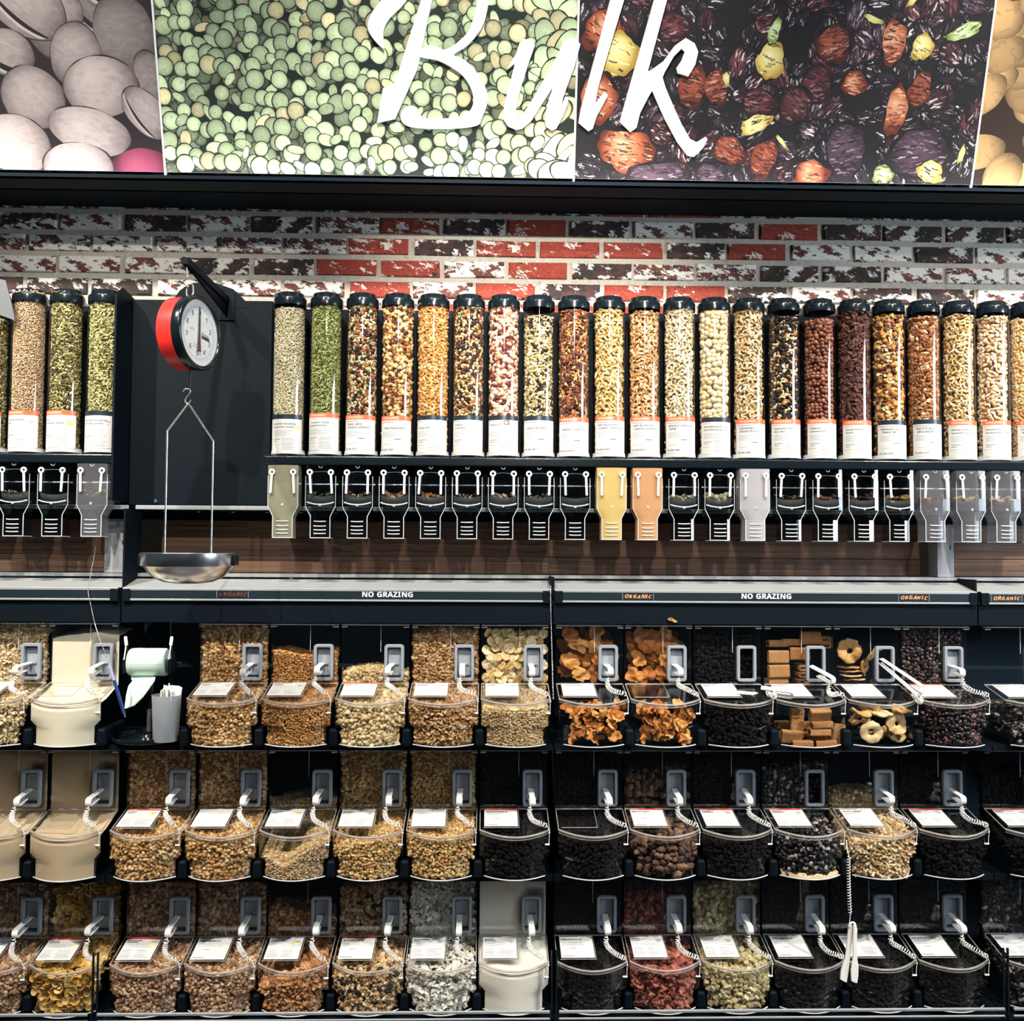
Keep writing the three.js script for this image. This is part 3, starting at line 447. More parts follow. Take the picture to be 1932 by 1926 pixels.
// the middle of a heap has the mean colour of its own pieces
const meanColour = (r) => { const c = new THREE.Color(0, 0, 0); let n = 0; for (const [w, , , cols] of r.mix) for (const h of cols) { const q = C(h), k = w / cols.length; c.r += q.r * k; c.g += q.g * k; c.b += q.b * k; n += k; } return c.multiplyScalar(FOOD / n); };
// recipes: spacing s (m), list of [weight, shape, size, colours, tilt]
const R = {
  sunflower: { s: 0.0052, mix: [[5, 'seed', 0.0098, ['#d8cfae', '#cbc199', '#c1b78e', '#e2dabd', '#aca27a']]] },
  sesame: { s: 0.0046, mix: [[5, 'grain', 0.007, ['#dcc09a', '#cfb08a', '#c4a27c', '#e6cfae', '#a98562']]] },
  pumpkin: { s: 0.0066, mix: [[5, 'seed', 0.0135, ['#a8a262', '#bdb67c', '#8c8a4e', '#d6cf9c', '#6d6a3c', '#c8bf86']]] },
  pumpkinDark: { s: 0.0066, mix: [[5, 'seed', 0.0135, ['#8f8650', '#b3a96e', '#6d683a', '#cfc48e', '#4b4728', '#5d5a34']]] },
  pepita: { s: 0.0056, mix: [[5, 'seed', 0.0105, ['#8b9350', '#a2a965', '#72793c', '#b9bc80', '#5b6230']]] },
  mixGreen: { s: 0.0078, mix: [[4, 'almond', 0.013, ['#e2cf9f', '#d3bb85', '#f0e3c0']], [2, 'raisin', 0.013, ['#2a1a18', '#3c2320']], [2, 'seed', 0.013, ['#8c8a4e', '#b7ad74']], [1, 'nut', 0.016, ['#8a4b2c', '#a5603a']]] },
  thai: { s: 0.0082, mix: [[4, 'nut', 0.013, ['#b9834f', '#cf9e66', '#9b6238']], [2, 'lump', 0.014, ['#e8d09a', '#dcb878']], [2, 'raisin', 0.013, ['#4a241a', '#5d2f20']], [1, 'almond', 0.018, ['#8c4d2b', '#9d5a34']]] },
  sesameStick: { s: 0.0078, mix: [[4, 'stick', 0.019, ['#d99a52', '#c98540', '#e8b678']], [3, 'nut', 0.012, ['#e2b172', '#d89c56', '#c27f3c']], [1, 'almond', 0.015, ['#f2d39e']]] },
  trail: { s: 0.008, mix: [[3, 'nut', 0.013, ['#d8bb86', '#c6a468', '#e6d0a2']], [3, 'raisin', 0.013, ['#2b1a16', '#402420', '#543026']], [2, 'seed', 0.013, ['#cfc698', '#a39a62']], [1, 'almond', 0.018, ['#8d5631', '#a66a40']]] },
  pinkMix: { s: 0.0092, mix: [[4, 'nut', 0.016, ['#efcfae', '#e6b896', '#f3dcc2']], [2, 'raisin', 0.015, ['#571f20', '#6d2a28']], [2, 'almond', 0.018, ['#9a5a38', '#c08460']], [1, 'ball', 0.015, ['#f0ddc6', '#d8a890']]] },
  berry: { s: 0.0078, mix: [[5, 'seed', 0.014, ['#d8c794', '#c9b47a', '#e4d8ae', '#b5a166']], [1, 'raisin', 0.012, ['#4a2a20', '#33201a']], [2, 'flake', 0.013, ['#e6dcb4', '#c8b888']]] },
  maple: { s: 0.0085, mix: [[3, 'raisin', 0.014, ['#44231a', '#5b3020', '#6f3c28']], [3, 'cashew', 0.019, ['#d8a468', '#c88c50', '#e4bb84']], [2, 'almond', 0.017, ['#8d5030', '#a5643c']]] },
  curryCashew: { s: 0.0105, parts: 'cashew', gloss: 1, mix: [[1, 'cashew', 0.0225, ['#eac888', '#e2b972', '#d9a95e', '#f1d8a2']]] },
  cajunCashew: { s: 0.0105, parts: 'cashew', gloss: 1, mix: [[1, 'cashew', 0.0215, ['#e3b581', '#d89f66', '#cc8c52', '#ecc79c']]] },
  rawCashew: { s: 0.0105, parts: 'cashew', gloss: 1, mix: [[1, 'cashew', 0.0215, ['#f2e2bc', '#ead3a4', '#e2c690', '#f8eed2']]] },
  macadamia: { s: 0.0142, parts: 'macadamia', gloss: 1, mix: [[1, 'ball', 0.0185, ['#eed9ac', '#e4c993', '#f4e4c0']]] },
  roastCashew: { s: 0.0105, parts: 'cashew', gloss: 1, mix: [[1, 'cashew', 0.0215, ['#efd3a2', '#e6c288', '#dcb172', '#f5e2bc']]] },
  supreme: { s: 0.0092, mix: [[3, 'raisin', 0.016, ['#221715', '#33211d']], [3, 'almond', 0.015, ['#ead5a6', '#e0c288', '#f4e8c6']], [1, 'raisin', 0.015, ['#1a1312']], [0.7, 'nut', 0.014, ['#b5793e']]] },
  hazelnut: { s: 0.0118, parts: 'hazelnut', gloss: 1, mix: [[1, 'ball', 0.0145, ['#8a4f34', '#79412a', '#9c6042', '#6a3824']]] },
  pecan: { s: 0.0098, mix: [[1, 'pecan', 0.026, ['#4f2c22', '#5f3729', '#3f2119', '#71463a']]] },
  mango: { s: 0.0098, mix: [[4, 'flake', 0.018, ['#eccf94', '#e0b974', '#f3e0b4']], [2, 'raisin', 0.014, ['#5b2d1a', '#7a4426']], [2, 'lump', 0.015, ['#d8a055', '#c98c46']], [1, 'almond', 0.018, ['#9d6238']]] },
  mulberry: { s: 0.0086, mix: [[5, 'raisin', 0.014, ['#9b6238', '#b47a4b', '#7d4826', '#c39466']], [2, 'almond', 0.018, ['#a9693e', '#8d5330']], [0.5, 'almond', 0.02, ['#f0dfb8']]] },
  wholeCashew: { s: 0.0102, parts: 'cashew', gloss: 1, mix: [[1, 'cashew', 0.021, ['#eed09a', '#e5bf82', '#dcae6c', '#f4e0b6']]] },
  pistachio: { s: 0.0112, parts: 'pistachio', mix: [[1, 'almond', 0.0195, ['#ecd0aa', '#e2bf94', '#d7ac7e', '#f3dfc2']]] },
  peanut: { s: 0.0086, mix: [[1, 'nut', 0.0145, ['#ecc88e', '#e2b676', '#d8a662', '#f2d9ac']]] },
  granola: { s: 0.0078, mix: [[5, 'lump', 0.0118, ['#c89a60', '#b98850', '#d9b27c', '#a87642', '#e2c290']], [3, 'flake', 0.012, ['#d2a970', '#e3c592', '#b58a54']]] },
  granolaBrown: { s: 0.0082, mix: [[5, 'lump', 0.0122, ['#b08763', '#9b7150', '#c49d78', '#866042', '#d6b590']], [2, 'flake', 0.012, ['#c09a74', '#d3b08a']]] },
  cereal: { s: 0.0066, mix: [[5, 'lump2', 0.0098, ['#d59c58', '#c88c4a', '#e2b47a', '#b87c3c']]] },
  cerealPale: { s: 0.0086, mix: [[5, 'lump', 0.0128, ['#e4cb98', '#d8bb84', '#eedcb2', '#c4a26a']], [2, 'flake', 0.013, ['#ead6a8', '#d9bc86']]] },
  cluster: { s: 0.0104, mix: [[5, 'cluster', 0.0142, ['#c9a06e', '#b78a58', '#dcbb8c', '#a07444']]] },
  chunky: { s: 0.0115, mix: [[5, 'cluster', 0.0165, ['#c68f5c', '#b67c48', '#d8a874', '#9c6638']], [3, 'lump', 0.01, ['#b98856', '#cba06c', '#8f5f36']]] },
  golden: { s: 0.0084, mix: [[5, 'lump2', 0.013, ['#dab070', '#cc9e5c', '#e8c88e', '#b98648']], [2, 'seed', 0.012, ['#c8ac6c', '#e0c68c']]] },
  oats: { s: 0.0084, mix: [[5, 'flake', 0.0128, ['#ead2a4', '#e0c492', '#f2e0ba', '#d2b27c']]] },
  blackMix: { s: 0.0098, mix: [[4, 'cluster', 0.0145, ['#c29a68', '#d4b080', '#a87e50', '#e0c498']], [2, 'raisin', 0.013, ['#241a18', '#33241f']], [1, 'flake', 0.012, ['#e6d4ac']]] },
  coconut: { s: 0.0118, mix: [[1, 'flake', 0.0205, ['#f4efe2', '#ece6d4', '#faf6ec', '#e0d8c4']]] },
  discs: { s: 0.0155, parts: 'corn_puff', mix: [[1, 'cup', 0.0225, ['#edc467', '#e4b452', '#f3d184', '#d8a344']]] },
  blackRaisin: { s: 0.0118, dull: 1, mix: [[1, 'raisin', 0.017, ['#0c0b0c', '#110e10', '#0a0808', '#161213']]] },
  cherry: { s: 0.0108, gloss: 1, mix: [[6, 'raisin', 0.0165, ['#1e1011', '#281616', '#180c0b', '#120a0b']], [0.6, 'raisin', 0.0165, ['#7d5148', '#5c332c']]] },
  fig: { s: 0.0195, parts: 'dried_fig', mix: [[1, 'raisin', 0.0245, ['#6f4d32', '#5c3e28', '#8a6544', '#4a3020']]] },
  darkNib: { s: 0.0125, gloss: 1, mix: [[5, 'raisin', 0.0175, ['#141011', '#1c1617', '#0e0b0b']], [1, 'raisin', 0.016, ['#b2a69a', '#8d8078']]] },
  almondStick: { s: 0.0092, parts: 'slivered_almond', mix: [[1, 'stick', 0.0225, ['#dcc092', '#cfae7c', '#e8d2aa', '#c09a66']]] },
  redChunk: { s: 0.0165, parts: 'dried_fruit_chunk', mix: [[3, 'leaf3', 0.031, ['#a8553f', '#8c3f30', '#c0745c', '#722d22']], [2, 'cluster', 0.02, ['#b2624a', '#8f4232']]] },
  ginger: { s: 0.0135, parts: 'ginger_cube', mix: [[4, 'cube', 0.0168, ['#cdbd8a', '#bda976', '#dccea2', '#a3905c']], [1, 'shard', 0.019, ['#c4b382']]] },
  bran: { s: 0.0056, mix: [[5, 'lump2', 0.0088, ['#cdb083', '#bd9e6e', '#dcc49c', '#a98856']]] },
};
const _m = new THREE.Matrix4(), _q = new THREE.Quaternion(), _q2 = new THREE.Quaternion(), _c = new THREE.Color();
// samples: [{p, n}] places on the surface of the heap with outward normals
function scatter(parent, recipe, places, partName = 'contents', maxParts = 0) {
  const total = recipe.mix.reduce((a, m) => a + m[0], 0), by = new Map(); let parts = 0;
  for (const { p, n, deep } of places) {
    let w = rnd() * total, m = recipe.mix[0]; for (const k of recipe.mix) { if ((w -= k[0]) <= 0) { m = k; break; } }
    const [, shape, size, cols] = m, sz = size * rr(0.86, 1.12);
    _q.setFromUnitVectors(V(0, 0, 1), n); _q2.setFromAxisAngle(V(0, 0, 1), rnd() * 6.283); _q.multiply(_q2); _q2.setFromEuler(new THREE.Euler(rr(-0.75, 0.75), rr(-0.75, 0.75), 0)); _q.multiply(_q2);
    const hex = pick(cols);
    if (recipe.parts && maxParts > parts && !deep) {
      const o = mesh(recipe.parts, G[shape], tinted(hex, recipe.gloss), parent); o.position.copy(p); o.quaternion.copy(_q); o.scale.setScalar(sz); parts++; continue;
    }
    if (!by.has(shape)) by.set(shape, []);
    by.get(shape).push([new THREE.Matrix4().compose(p, _q, V(sz, sz, sz)), hex]);
  }
  for (const [shape, list] of by) {
    const im = new THREE.InstancedMesh(G[shape], recipe.gloss ? foodGloss : recipe.dull ? foodDull : foodM, list.length); im.name = partName; im.castShadow = im.receiveShadow = true; im.userData.kind = 'stuff';
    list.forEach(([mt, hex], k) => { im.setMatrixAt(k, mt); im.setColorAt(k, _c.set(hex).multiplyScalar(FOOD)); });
    parent.add(im);
  }
}
// ---------------------------------------------------------------- gravity dispensers
// [px, recipe, colour of label band, big lines, small lines, label text, fill top px, chute dust]
const O = '#e8603a', K = '#1d2830';
const TUBES = [
  [-17, 'pumpkinDark', O, ['', ''], 'clear tube dispenser of dark seeds, cut off beside the sesame tube', 612],
  [53, 'sesame', O, ['Sesame Seeds', 'Raw'], 'clear tube dispenser of small tan seeds with orange banded label', 560],
  [124, 'pumpkinDark', O, ['Raw', 'Pumpkin Seeds'], 'clear tube dispenser of dark green seeds with orange banded label', 562],
  [196, 'pumpkin', K, ['Roasted Unsalted', 'Pumpkin Seeds'], 'clear tube dispenser of pale green seeds beside the scale board', 567, 'soft'],
  [546, 'sunflower', K, ['Roasted Unsalted', 'Sunflower Seeds'], 'clear tube dispenser of pale sunflower seeds beside the scale board', 586, 'dustGreen'],
  [615, 'pepita', O, ['Pumpkin Seeds', '(Raw Shelled)'], 'clear tube dispenser of small green seeds with orange banded label', 568],
  [683, 'mixGreen', O, ['TRAIL MIX', 'MANGO GROOVE'], 'clear tube dispenser of trail mix labelled MANGO GROOVE', 572],
  [750, 'thai', O, ['', 'THAI PINEAPPLE'], 'clear tube dispenser of nut mix labelled THAI PINEAPPLE', 582],
  [817, 'sesameStick', K, ['', 'Party Mix'], 'clear tube dispenser of orange stick and peanut mix', 574],
  [884, 'trail', K, ['Classic', 'Trail Mix'], 'clear tube dispenser of dark trail mix beside the pinkish nut mix', 578],
  [950, 'pinkMix', K, ['Blend of', ''], 'clear tube dispenser of pinkish nut mix with a small square picture on its label', 578],
  [1016, 'berry', K, ['', 'WILD BERRY'], 'clear tube dispenser of pale seed mix labelled WILD BERRY', 596],
  [1082, 'maple', O, ['', 'MAPLE TRAIL M'], 'clear tube dispenser of brown mix labelled MAPLE TRAIL', 586],
  [1149, 'curryCashew', O, ['DRY ROASTED', 'CURRY CASHEW'], 'clear tube dispenser of golden curry cashews over a yellow dusted nozzle', 584, 'dustYellow'],
  [1215, 'cajunCashew', O, ['DRY ROASTED', 'CAJUN CASHEW'], 'clear tube dispenser of orange cashews over an orange dusted nozzle', 588, 'dustOrange'],
  [1281, 'rawCashew', O, ['WHOLE CASHEW', 'RAW'], 'clear tube dispenser of pale raw whole cashews', 580],
  [1347, 'macadamia', K, ['Macadamia Nuts', '(Dry Rstd & Salted)'], 'clear tube dispenser of round macadamia nuts', 584],
  [1412, 'roastCashew', O, ['CASHEWS', 'ROASTED SA'], 'clear tube dispenser of roasted cashews over a white dusted nozzle', 580, 'dustWhite'],
  [1478, 'supreme', O, ['Supreme Trail &', 'Nut Mix'], 'clear tube dispenser of black and white trail mix', 594],
  [1545, 'hazelnut', O, ['Filberts', '(Hazelnuts)'], 'clear tube dispenser of round brown hazelnuts', 600],
  [1611, 'pecan', O, ['Pecan Halves', 'Small'], 'clear tube dispenser of dark pecan halves', 580],
  [1676, 'mango', K, ['MANGO GO', 'TRAIL M'], 'clear tube dispenser of mango trail mix with dark banded label', 588],
  [1742, 'mulberry', K, ['NUTTY ALM', 'MULBERRY'], 'clear tube dispenser of brown almond and mulberry mix', 590, 'soft'],
  [1808, 'wholeCashew', O, ['Whole Cashews', 'Roasted, Unsalted'], 'clear tube dispenser of cashews over a hazy nozzle by the steel upright', 586, 'soft'],
  [1872, 'pistachio', O, ['Pistachios', 'Roasted & Salted'], 'clear tube dispenser of pale pistachios', 588, 'soft'],
  [1937, 'peanut', O, ['STAGE', 'NU'], 'clear tube dispenser of small peanuts cut off past the pistachios', 590, 'soft'],
];
const [labC, labG] = canvas(2048, 2048); labG.fillStyle = '#c4c3bf'; labG.fillRect(0, 0, 2048, 2048);
const LW = 256, LH = 330;
const plus = { 6: '237', 7: '358', 11: '181', 12: '8183', 13: '9285', 14: '8527', 15: '490', 17: '490', 21: '183', 22: '221' };
TUBES.forEach(([, , band, big], k) => {
  const x = (k % 8) * LW, y = Math.floor(k / 8) * LH, g = labG, cap = /^[A-Z0-9 ()&]+$/.test(big.join(''));
  g.save(); g.beginPath(); g.rect(x, y, LW, LH); g.clip();
  g.fillStyle = band; g.fillRect(x, y, LW, 42); if (band === O) { g.fillStyle = '#e6bfa8'; g.font = 'bold 29px sans-serif'; g.fillText('ORGANIC', x + 22, y + 32); }
  g.fillStyle = '#222a30';
  g.font = cap ? 'italic bold 25px sans-serif' : 'bold 21px sans-serif'; g.fillText(big[0], x + 22, y + 92, LW - 70); g.fillText(big[1], x + (cap ? 30 : 22), y + 120, LW - 80);
  g.fillStyle = '#7d8388'; g.fillRect(x + 10, y + 54, cap ? 110 : 70, cap ? 7 : 4);
  g.fillStyle = '#8b9094'; for (let r = 0; r < 5; r++) g.fillRect(x + 22, y + 142 + r * 11, rr(110, 170), 4);
  if (cap) { g.fillStyle = '#3a2a26'; g.fillRect(x + 120, y + 206, 46, 6); g.font = 'italic bold 22px sans-serif'; g.fillStyle = '#222a30'; if (plus[k]) g.fillText('PLU# ' + plus[k], x + 12, y + 308); g.fillStyle = '#9aa0a4'; g.fillRect(x + 30, y + 250, 60, 6); } else {
    g.fillStyle = '#2a3238'; g.font = 'bold 15px sans-serif'; g.fillText('Nutrition', x + 22, y + 224); g.fillText('Facts', x + 22, y + 242);
    for (let r = 0; r < 10; r++) { g.fillStyle = `rgba(110,116,122,${rr(0.4, 0.8)})`; g.fillRect(x + 104, y + 210 + r * 11, rr(70, 100), 5); } g.fillRect(x + 10, y + 262, 60, 5); g.fillStyle = k % 3 === 0 ? '#e8cf4a' : '#c9b98a'; g.fillRect(x + 44, y + 286, 26, 10);
    g.fillStyle = '#40474c'; g.font = 'bold 16px sans-serif'; g.fillText('PLU', x + 192, y + 100); g.fillText('$', x + 200, y + 122); if (k === 2 || k === 4) { g.fillStyle = '#f0d63c'; g.fillRect(x + 190, y + 104, 42, 26); }
  }
  if (k === 10) { g.fillStyle = '#5c4a40'; g.fillRect(x + 128, y + 44, 42, 42); g.fillStyle = '#b49a80'; g.beginPath(); g.arc(x + 149, y + 65, 15, 0, 7); g.fill(); }
  g.restore();
});
const labM = new THREE.MeshStandardMaterial({ map: tex(labC), roughness: 0.32 });
const dust = {
  clear: M.nozzle, soft: phys('#d4d4d8', { transmission: 0.92, thickness: 0, roughness: 0.22, ior: 1.46, side: THREE.DoubleSide }),
  dustGreen: phys('#a3a184', { transmission: 0.6, thickness: 0, roughness: 0.5, ior: 1.46, side: THREE.DoubleSide }),
  dustYellow: phys('#c4a963', { transmission: 0.3, thickness: 0, roughness: 0.6, ior: 1.46, side: THREE.DoubleSide }),
  dustOrange: phys('#bd8c5c', { transmission: 0.3, thickness: 0, roughness: 0.6, ior: 1.46, side: THREE.DoubleSide }),
  dustWhite: phys('#b4b0b2', { transmission: 0.45, thickness: 0, roughness: 0.5, ior: 1.46, side: THREE.DoubleSide }),
};
const ty = { capTop: H(560, TZ), top: H(577, TZ), bottom: H(861, TZ), lab1: H(784, TZ + TR), lab0: H(854, TZ + TR), chTop: H(881, 0.475), chMid: H(958, 0.475), chLow: H(977, 0.475), chEnd: H(1017, 0.475) };
// shared shapes, in the dispenser's own axes: x, y from the tube's foot, z from its axis
const Y = (v) => v - ty.bottom;
const TG = {};
TG.lid = new THREE.LatheGeometry([[0.0001, 0.026], [0.034, 0.026], [0.039, 0.024], [0.040, 0.013], [0.0455, 0.011], [0.0475, 0.007], [0.0475, -0.012], [0.046, -0.012], [0.046, 0.004], [0.0001, 0.006]].map((p) => new THREE.Vector2(...p)), 36).translate(0, Y(ty.top), 0);
TG.tube = new THREE.CylinderGeometry(TR, TR, ty.top - ty.bottom, 40, 1, true).translate(0, (ty.top - ty.bottom) / 2, 0);
TG.base = new THREE.LatheGeometry([[0.0485, 0.0], [0.0485, 0.004], [0.0475, 0.007], [0.0472, 0.012]].map((p) => new THREE.Vector2(...p)), 36).translate(0, -0.002, 0);
const chuteW = 0.042, spoutW = 0.0275, zf = 0.066, zb = 0.012;
{
  const rings = [[ty.chTop, chuteW], [ty.chMid, chuteW], [ty.chLow, spoutW], [ty.chEnd, spoutW]];
  const bow = (t) => 0.006 * (1 - t * t);
  const outline = (w) => { const p = []; p.push([-w, zb]); for (let k = 0; k <= 8; k++) { const t = -1 + k / 4; p.push([w * t, zf + bow(t)]); } p.push([w, zb]); p.push([-w, zb]); return p; };
  TG.chute = sheet(rings.length, 12, (i, j) => { const [y, w] = rings[i], q = outline(w)[j]; return V(q[0], Y(y), q[1]); }).toNonIndexed(); TG.chute.computeVertexNormals();
  const at = (y, w, t) => V(w * t, Y(y), zf + bow(t));
  const edge = [];
  for (const s of [-1, 1]) { edge.push(bar(at(ty.chMid, chuteW, s), at(ty.chLow, spoutW, s), 0.0012, 5), bar(at(ty.chLow, spoutW, s), at(ty.chEnd, spoutW, s), 0.0014, 5), bar(at(ty.chTop - 0.03, chuteW, s), at(ty.chMid, chuteW, s), 0.0009, 5), bar(V(s * spoutW, Y(ty.chEnd), zb), at(ty.chEnd, spoutW, s), 0.0012, 5)); }
  edge.push(tube([-1, -0.5, 0, 0.5, 1].map((t) => at(ty.chEnd, spoutW, t)), 0.0014, 10, 5));
  TG.edge = mergeAll(edge);
  TG.ridge = [0.2, 0.42, 0.6, 0.77].map((f, k) => tube([-0.62, -0.3, 0, 0.3, 0.62].map((t) => at(ty.chLow + (ty.chEnd - ty.chLow) * f, spoutW, t).add(V(0, -0.002 * (1 - t * t), 0.0012))), 0.0016, 10, 5));
  TG.cup = sheet(7, 9, (i, j) => { const a = i / 6 * Math.PI * 0.5, t = -1 + j / 4; return V(chuteW * 0.9 * t, Y(ty.chMid) + 0.034 - 0.026 * Math.sin(a) - 0.006 * (1 - t * t), 0.03 + 0.03 * Math.cos(a)); });
  TG.cupLip = mergeAll([tube([-1, -0.6, 0, 0.6, 1].map((t) => V(chuteW * 0.9 * t, Y(ty.chMid) + 0.012 - 0.007 * (1 - t * t), zf + 0.001 + bow(t))), 0.0021, 14, 6).scale(1, 1, 1), tube([-0.6, 0, 0.6].map((t) => V(chuteW * t, Y(ty.chTop) - 0.022 + 0.005 * (1 - t * t), zf - 0.004)), 0.0007, 10, 4)]);
  TG.lever = (() => { const ring = new THREE.TorusGeometry(0.0062, 0.0026, 8, 18).translate(0, 0, 0), stem = rbx(-0.0032, 0.0032, -0.06, -0.006, -0.0022, 0.0022, 0.0015, 1); return mergeAll([ring, stem]); })();
  TG.pin = bar(V(-0.047, Y(ty.chTop) - 0.052, zf - 0.02), V(0.047, Y(ty.chTop) - 0.052, zf - 0.02), 0.0022, 8);
  TG.clip = new THREE.TorusGeometry(0.005, 0.0011, 6, 12, Math.PI).rotateZ(Math.PI).translate(0, Y(ty.chTop) - 0.002, zf + 0.004);
  TG.stud = new THREE.TorusGeometry(0.0026, 0.0008, 5, 12).translate(0, Y(ty.chMid) + 0.004, zf + 0.0075);
}
function tubeLabel(k, wob) {
  const a0 = -1.08, a1 = 1.08, col = k % 8, row = Math.floor(k / 8);
  return sheet(2, 17, (i, j) => { const a = a0 + (a1 - a0) * j / 16; return V(Math.sin(a) * (TR + 0.0008), Y(i ? ty.lab1 : ty.lab0) + wob, Math.cos(a) * (TR + 0.0008)); }, (i, j) => [(col + j / 16) * LW / 2048, 1 - (row * LH + (i ? 1 : LH - 1)) / 2048]);
}
TUBES.forEach(([px, rec, , , label, fillPx, how], k) => {
  const x = U(px, 720, TZ).x, r = R[rec];
  const t = thing('tube_dispenser', label, 'dispenser', [x, ty.bottom, TZ], 'gravity tube dispensers');
  mesh('lid', TG.lid, M.blackGloss, t);
  mesh('tube', TG.tube, M.tube, t);
  mesh('base_ring', TG.base, M.edge, t);
  const wob = rr(-0.0035, 0.0035);
  mesh('paper_label', tubeLabel(k, wob), labM, t);
  // the heap inside: a core and two layers of pieces against the tube's wall
  const fillY = Y(H(fillPx + 6, TZ)), R0 = TR - 0.0036, places = [], s = r.s;
  for (let layer = 0; layer < 3; layer++) for (let y = s * 0.95 + (layer ? s * 0.4 : 0); y < fillY; y += s * 0.95) {
    const rad = R0 - s * [0.72, 1.6, 2.4][layer], step = s * 1.06 / rad; for (let a = -1.95 + rnd() * step; a < 1.95; a += step) { const aa = a + rr(-0.32, 0.32) * step, q = rad + rr(-0.18, 0.06) * s; places.push({ p: V(Math.sin(aa) * q, y + rr(-0.34, 0.34) * s, Math.cos(aa) * q), n: V(Math.sin(aa), 0, Math.cos(aa)), deep: layer > 0 || Math.abs(aa) > 1.5 }); }
  }
  for (let a = 0; a < 220; a++) { const q = Math.sqrt(rnd()) * (R0 - s * 0.5), an = rnd() * 6.283; places.push({ p: V(Math.cos(an) * q, fillY + rr(-0.4, 0.5) * s, Math.sin(an) * q), n: V(0, 1, 0), deep: true }); }
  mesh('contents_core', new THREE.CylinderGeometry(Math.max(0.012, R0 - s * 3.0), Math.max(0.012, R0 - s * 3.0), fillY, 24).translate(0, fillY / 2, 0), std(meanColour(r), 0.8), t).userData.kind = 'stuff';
  scatter(t, r, places, 'contents', 260);
  // nozzle
  const dm = dust[how || 'clear'];
  mesh('nozzle', TG.chute, dm, t); mesh('nozzle_edge', TG.edge, M.edge, t);
  TG.ridge.forEach((g) => mesh('grip_ridge', g, M.edge, t));
  mesh('nozzle_cup', TG.cup, how ? dm : M.rim, t); if (!how) mesh('cup_lip', TG.cupLip, M.edge, t);
  const left = []; for (let n = 0; n < 26; n++) { const u = rr(-0.85, 0.85); left.push({ p: V(chuteW * u * 0.9, Y(ty.chMid) + 0.024 + rr(0, 0.012) + 0.01 * Math.abs(u), rr(0.028, 0.052)), n: V(rr(-1, 1), 1, rr(-1, 1)).normalize(), deep: true }); }
  if (k !== 2 && rec !== 'maple') scatter(t, r, left, 'nozzle_contents');
  for (const sx of [-1, 1]) { const l = mesh('lever', TG.lever, M.white, t, [sx * 0.0295, Y(H(894, 0.483)), 0.0755]); l.rotation.z = rr(-0.07, 0.07); }
  mesh('pivot_pin', TG.pin, M.wire, t); mesh('latch_clip', TG.clip, M.white, t); mesh('stud', TG.stud, M.white, t);
});
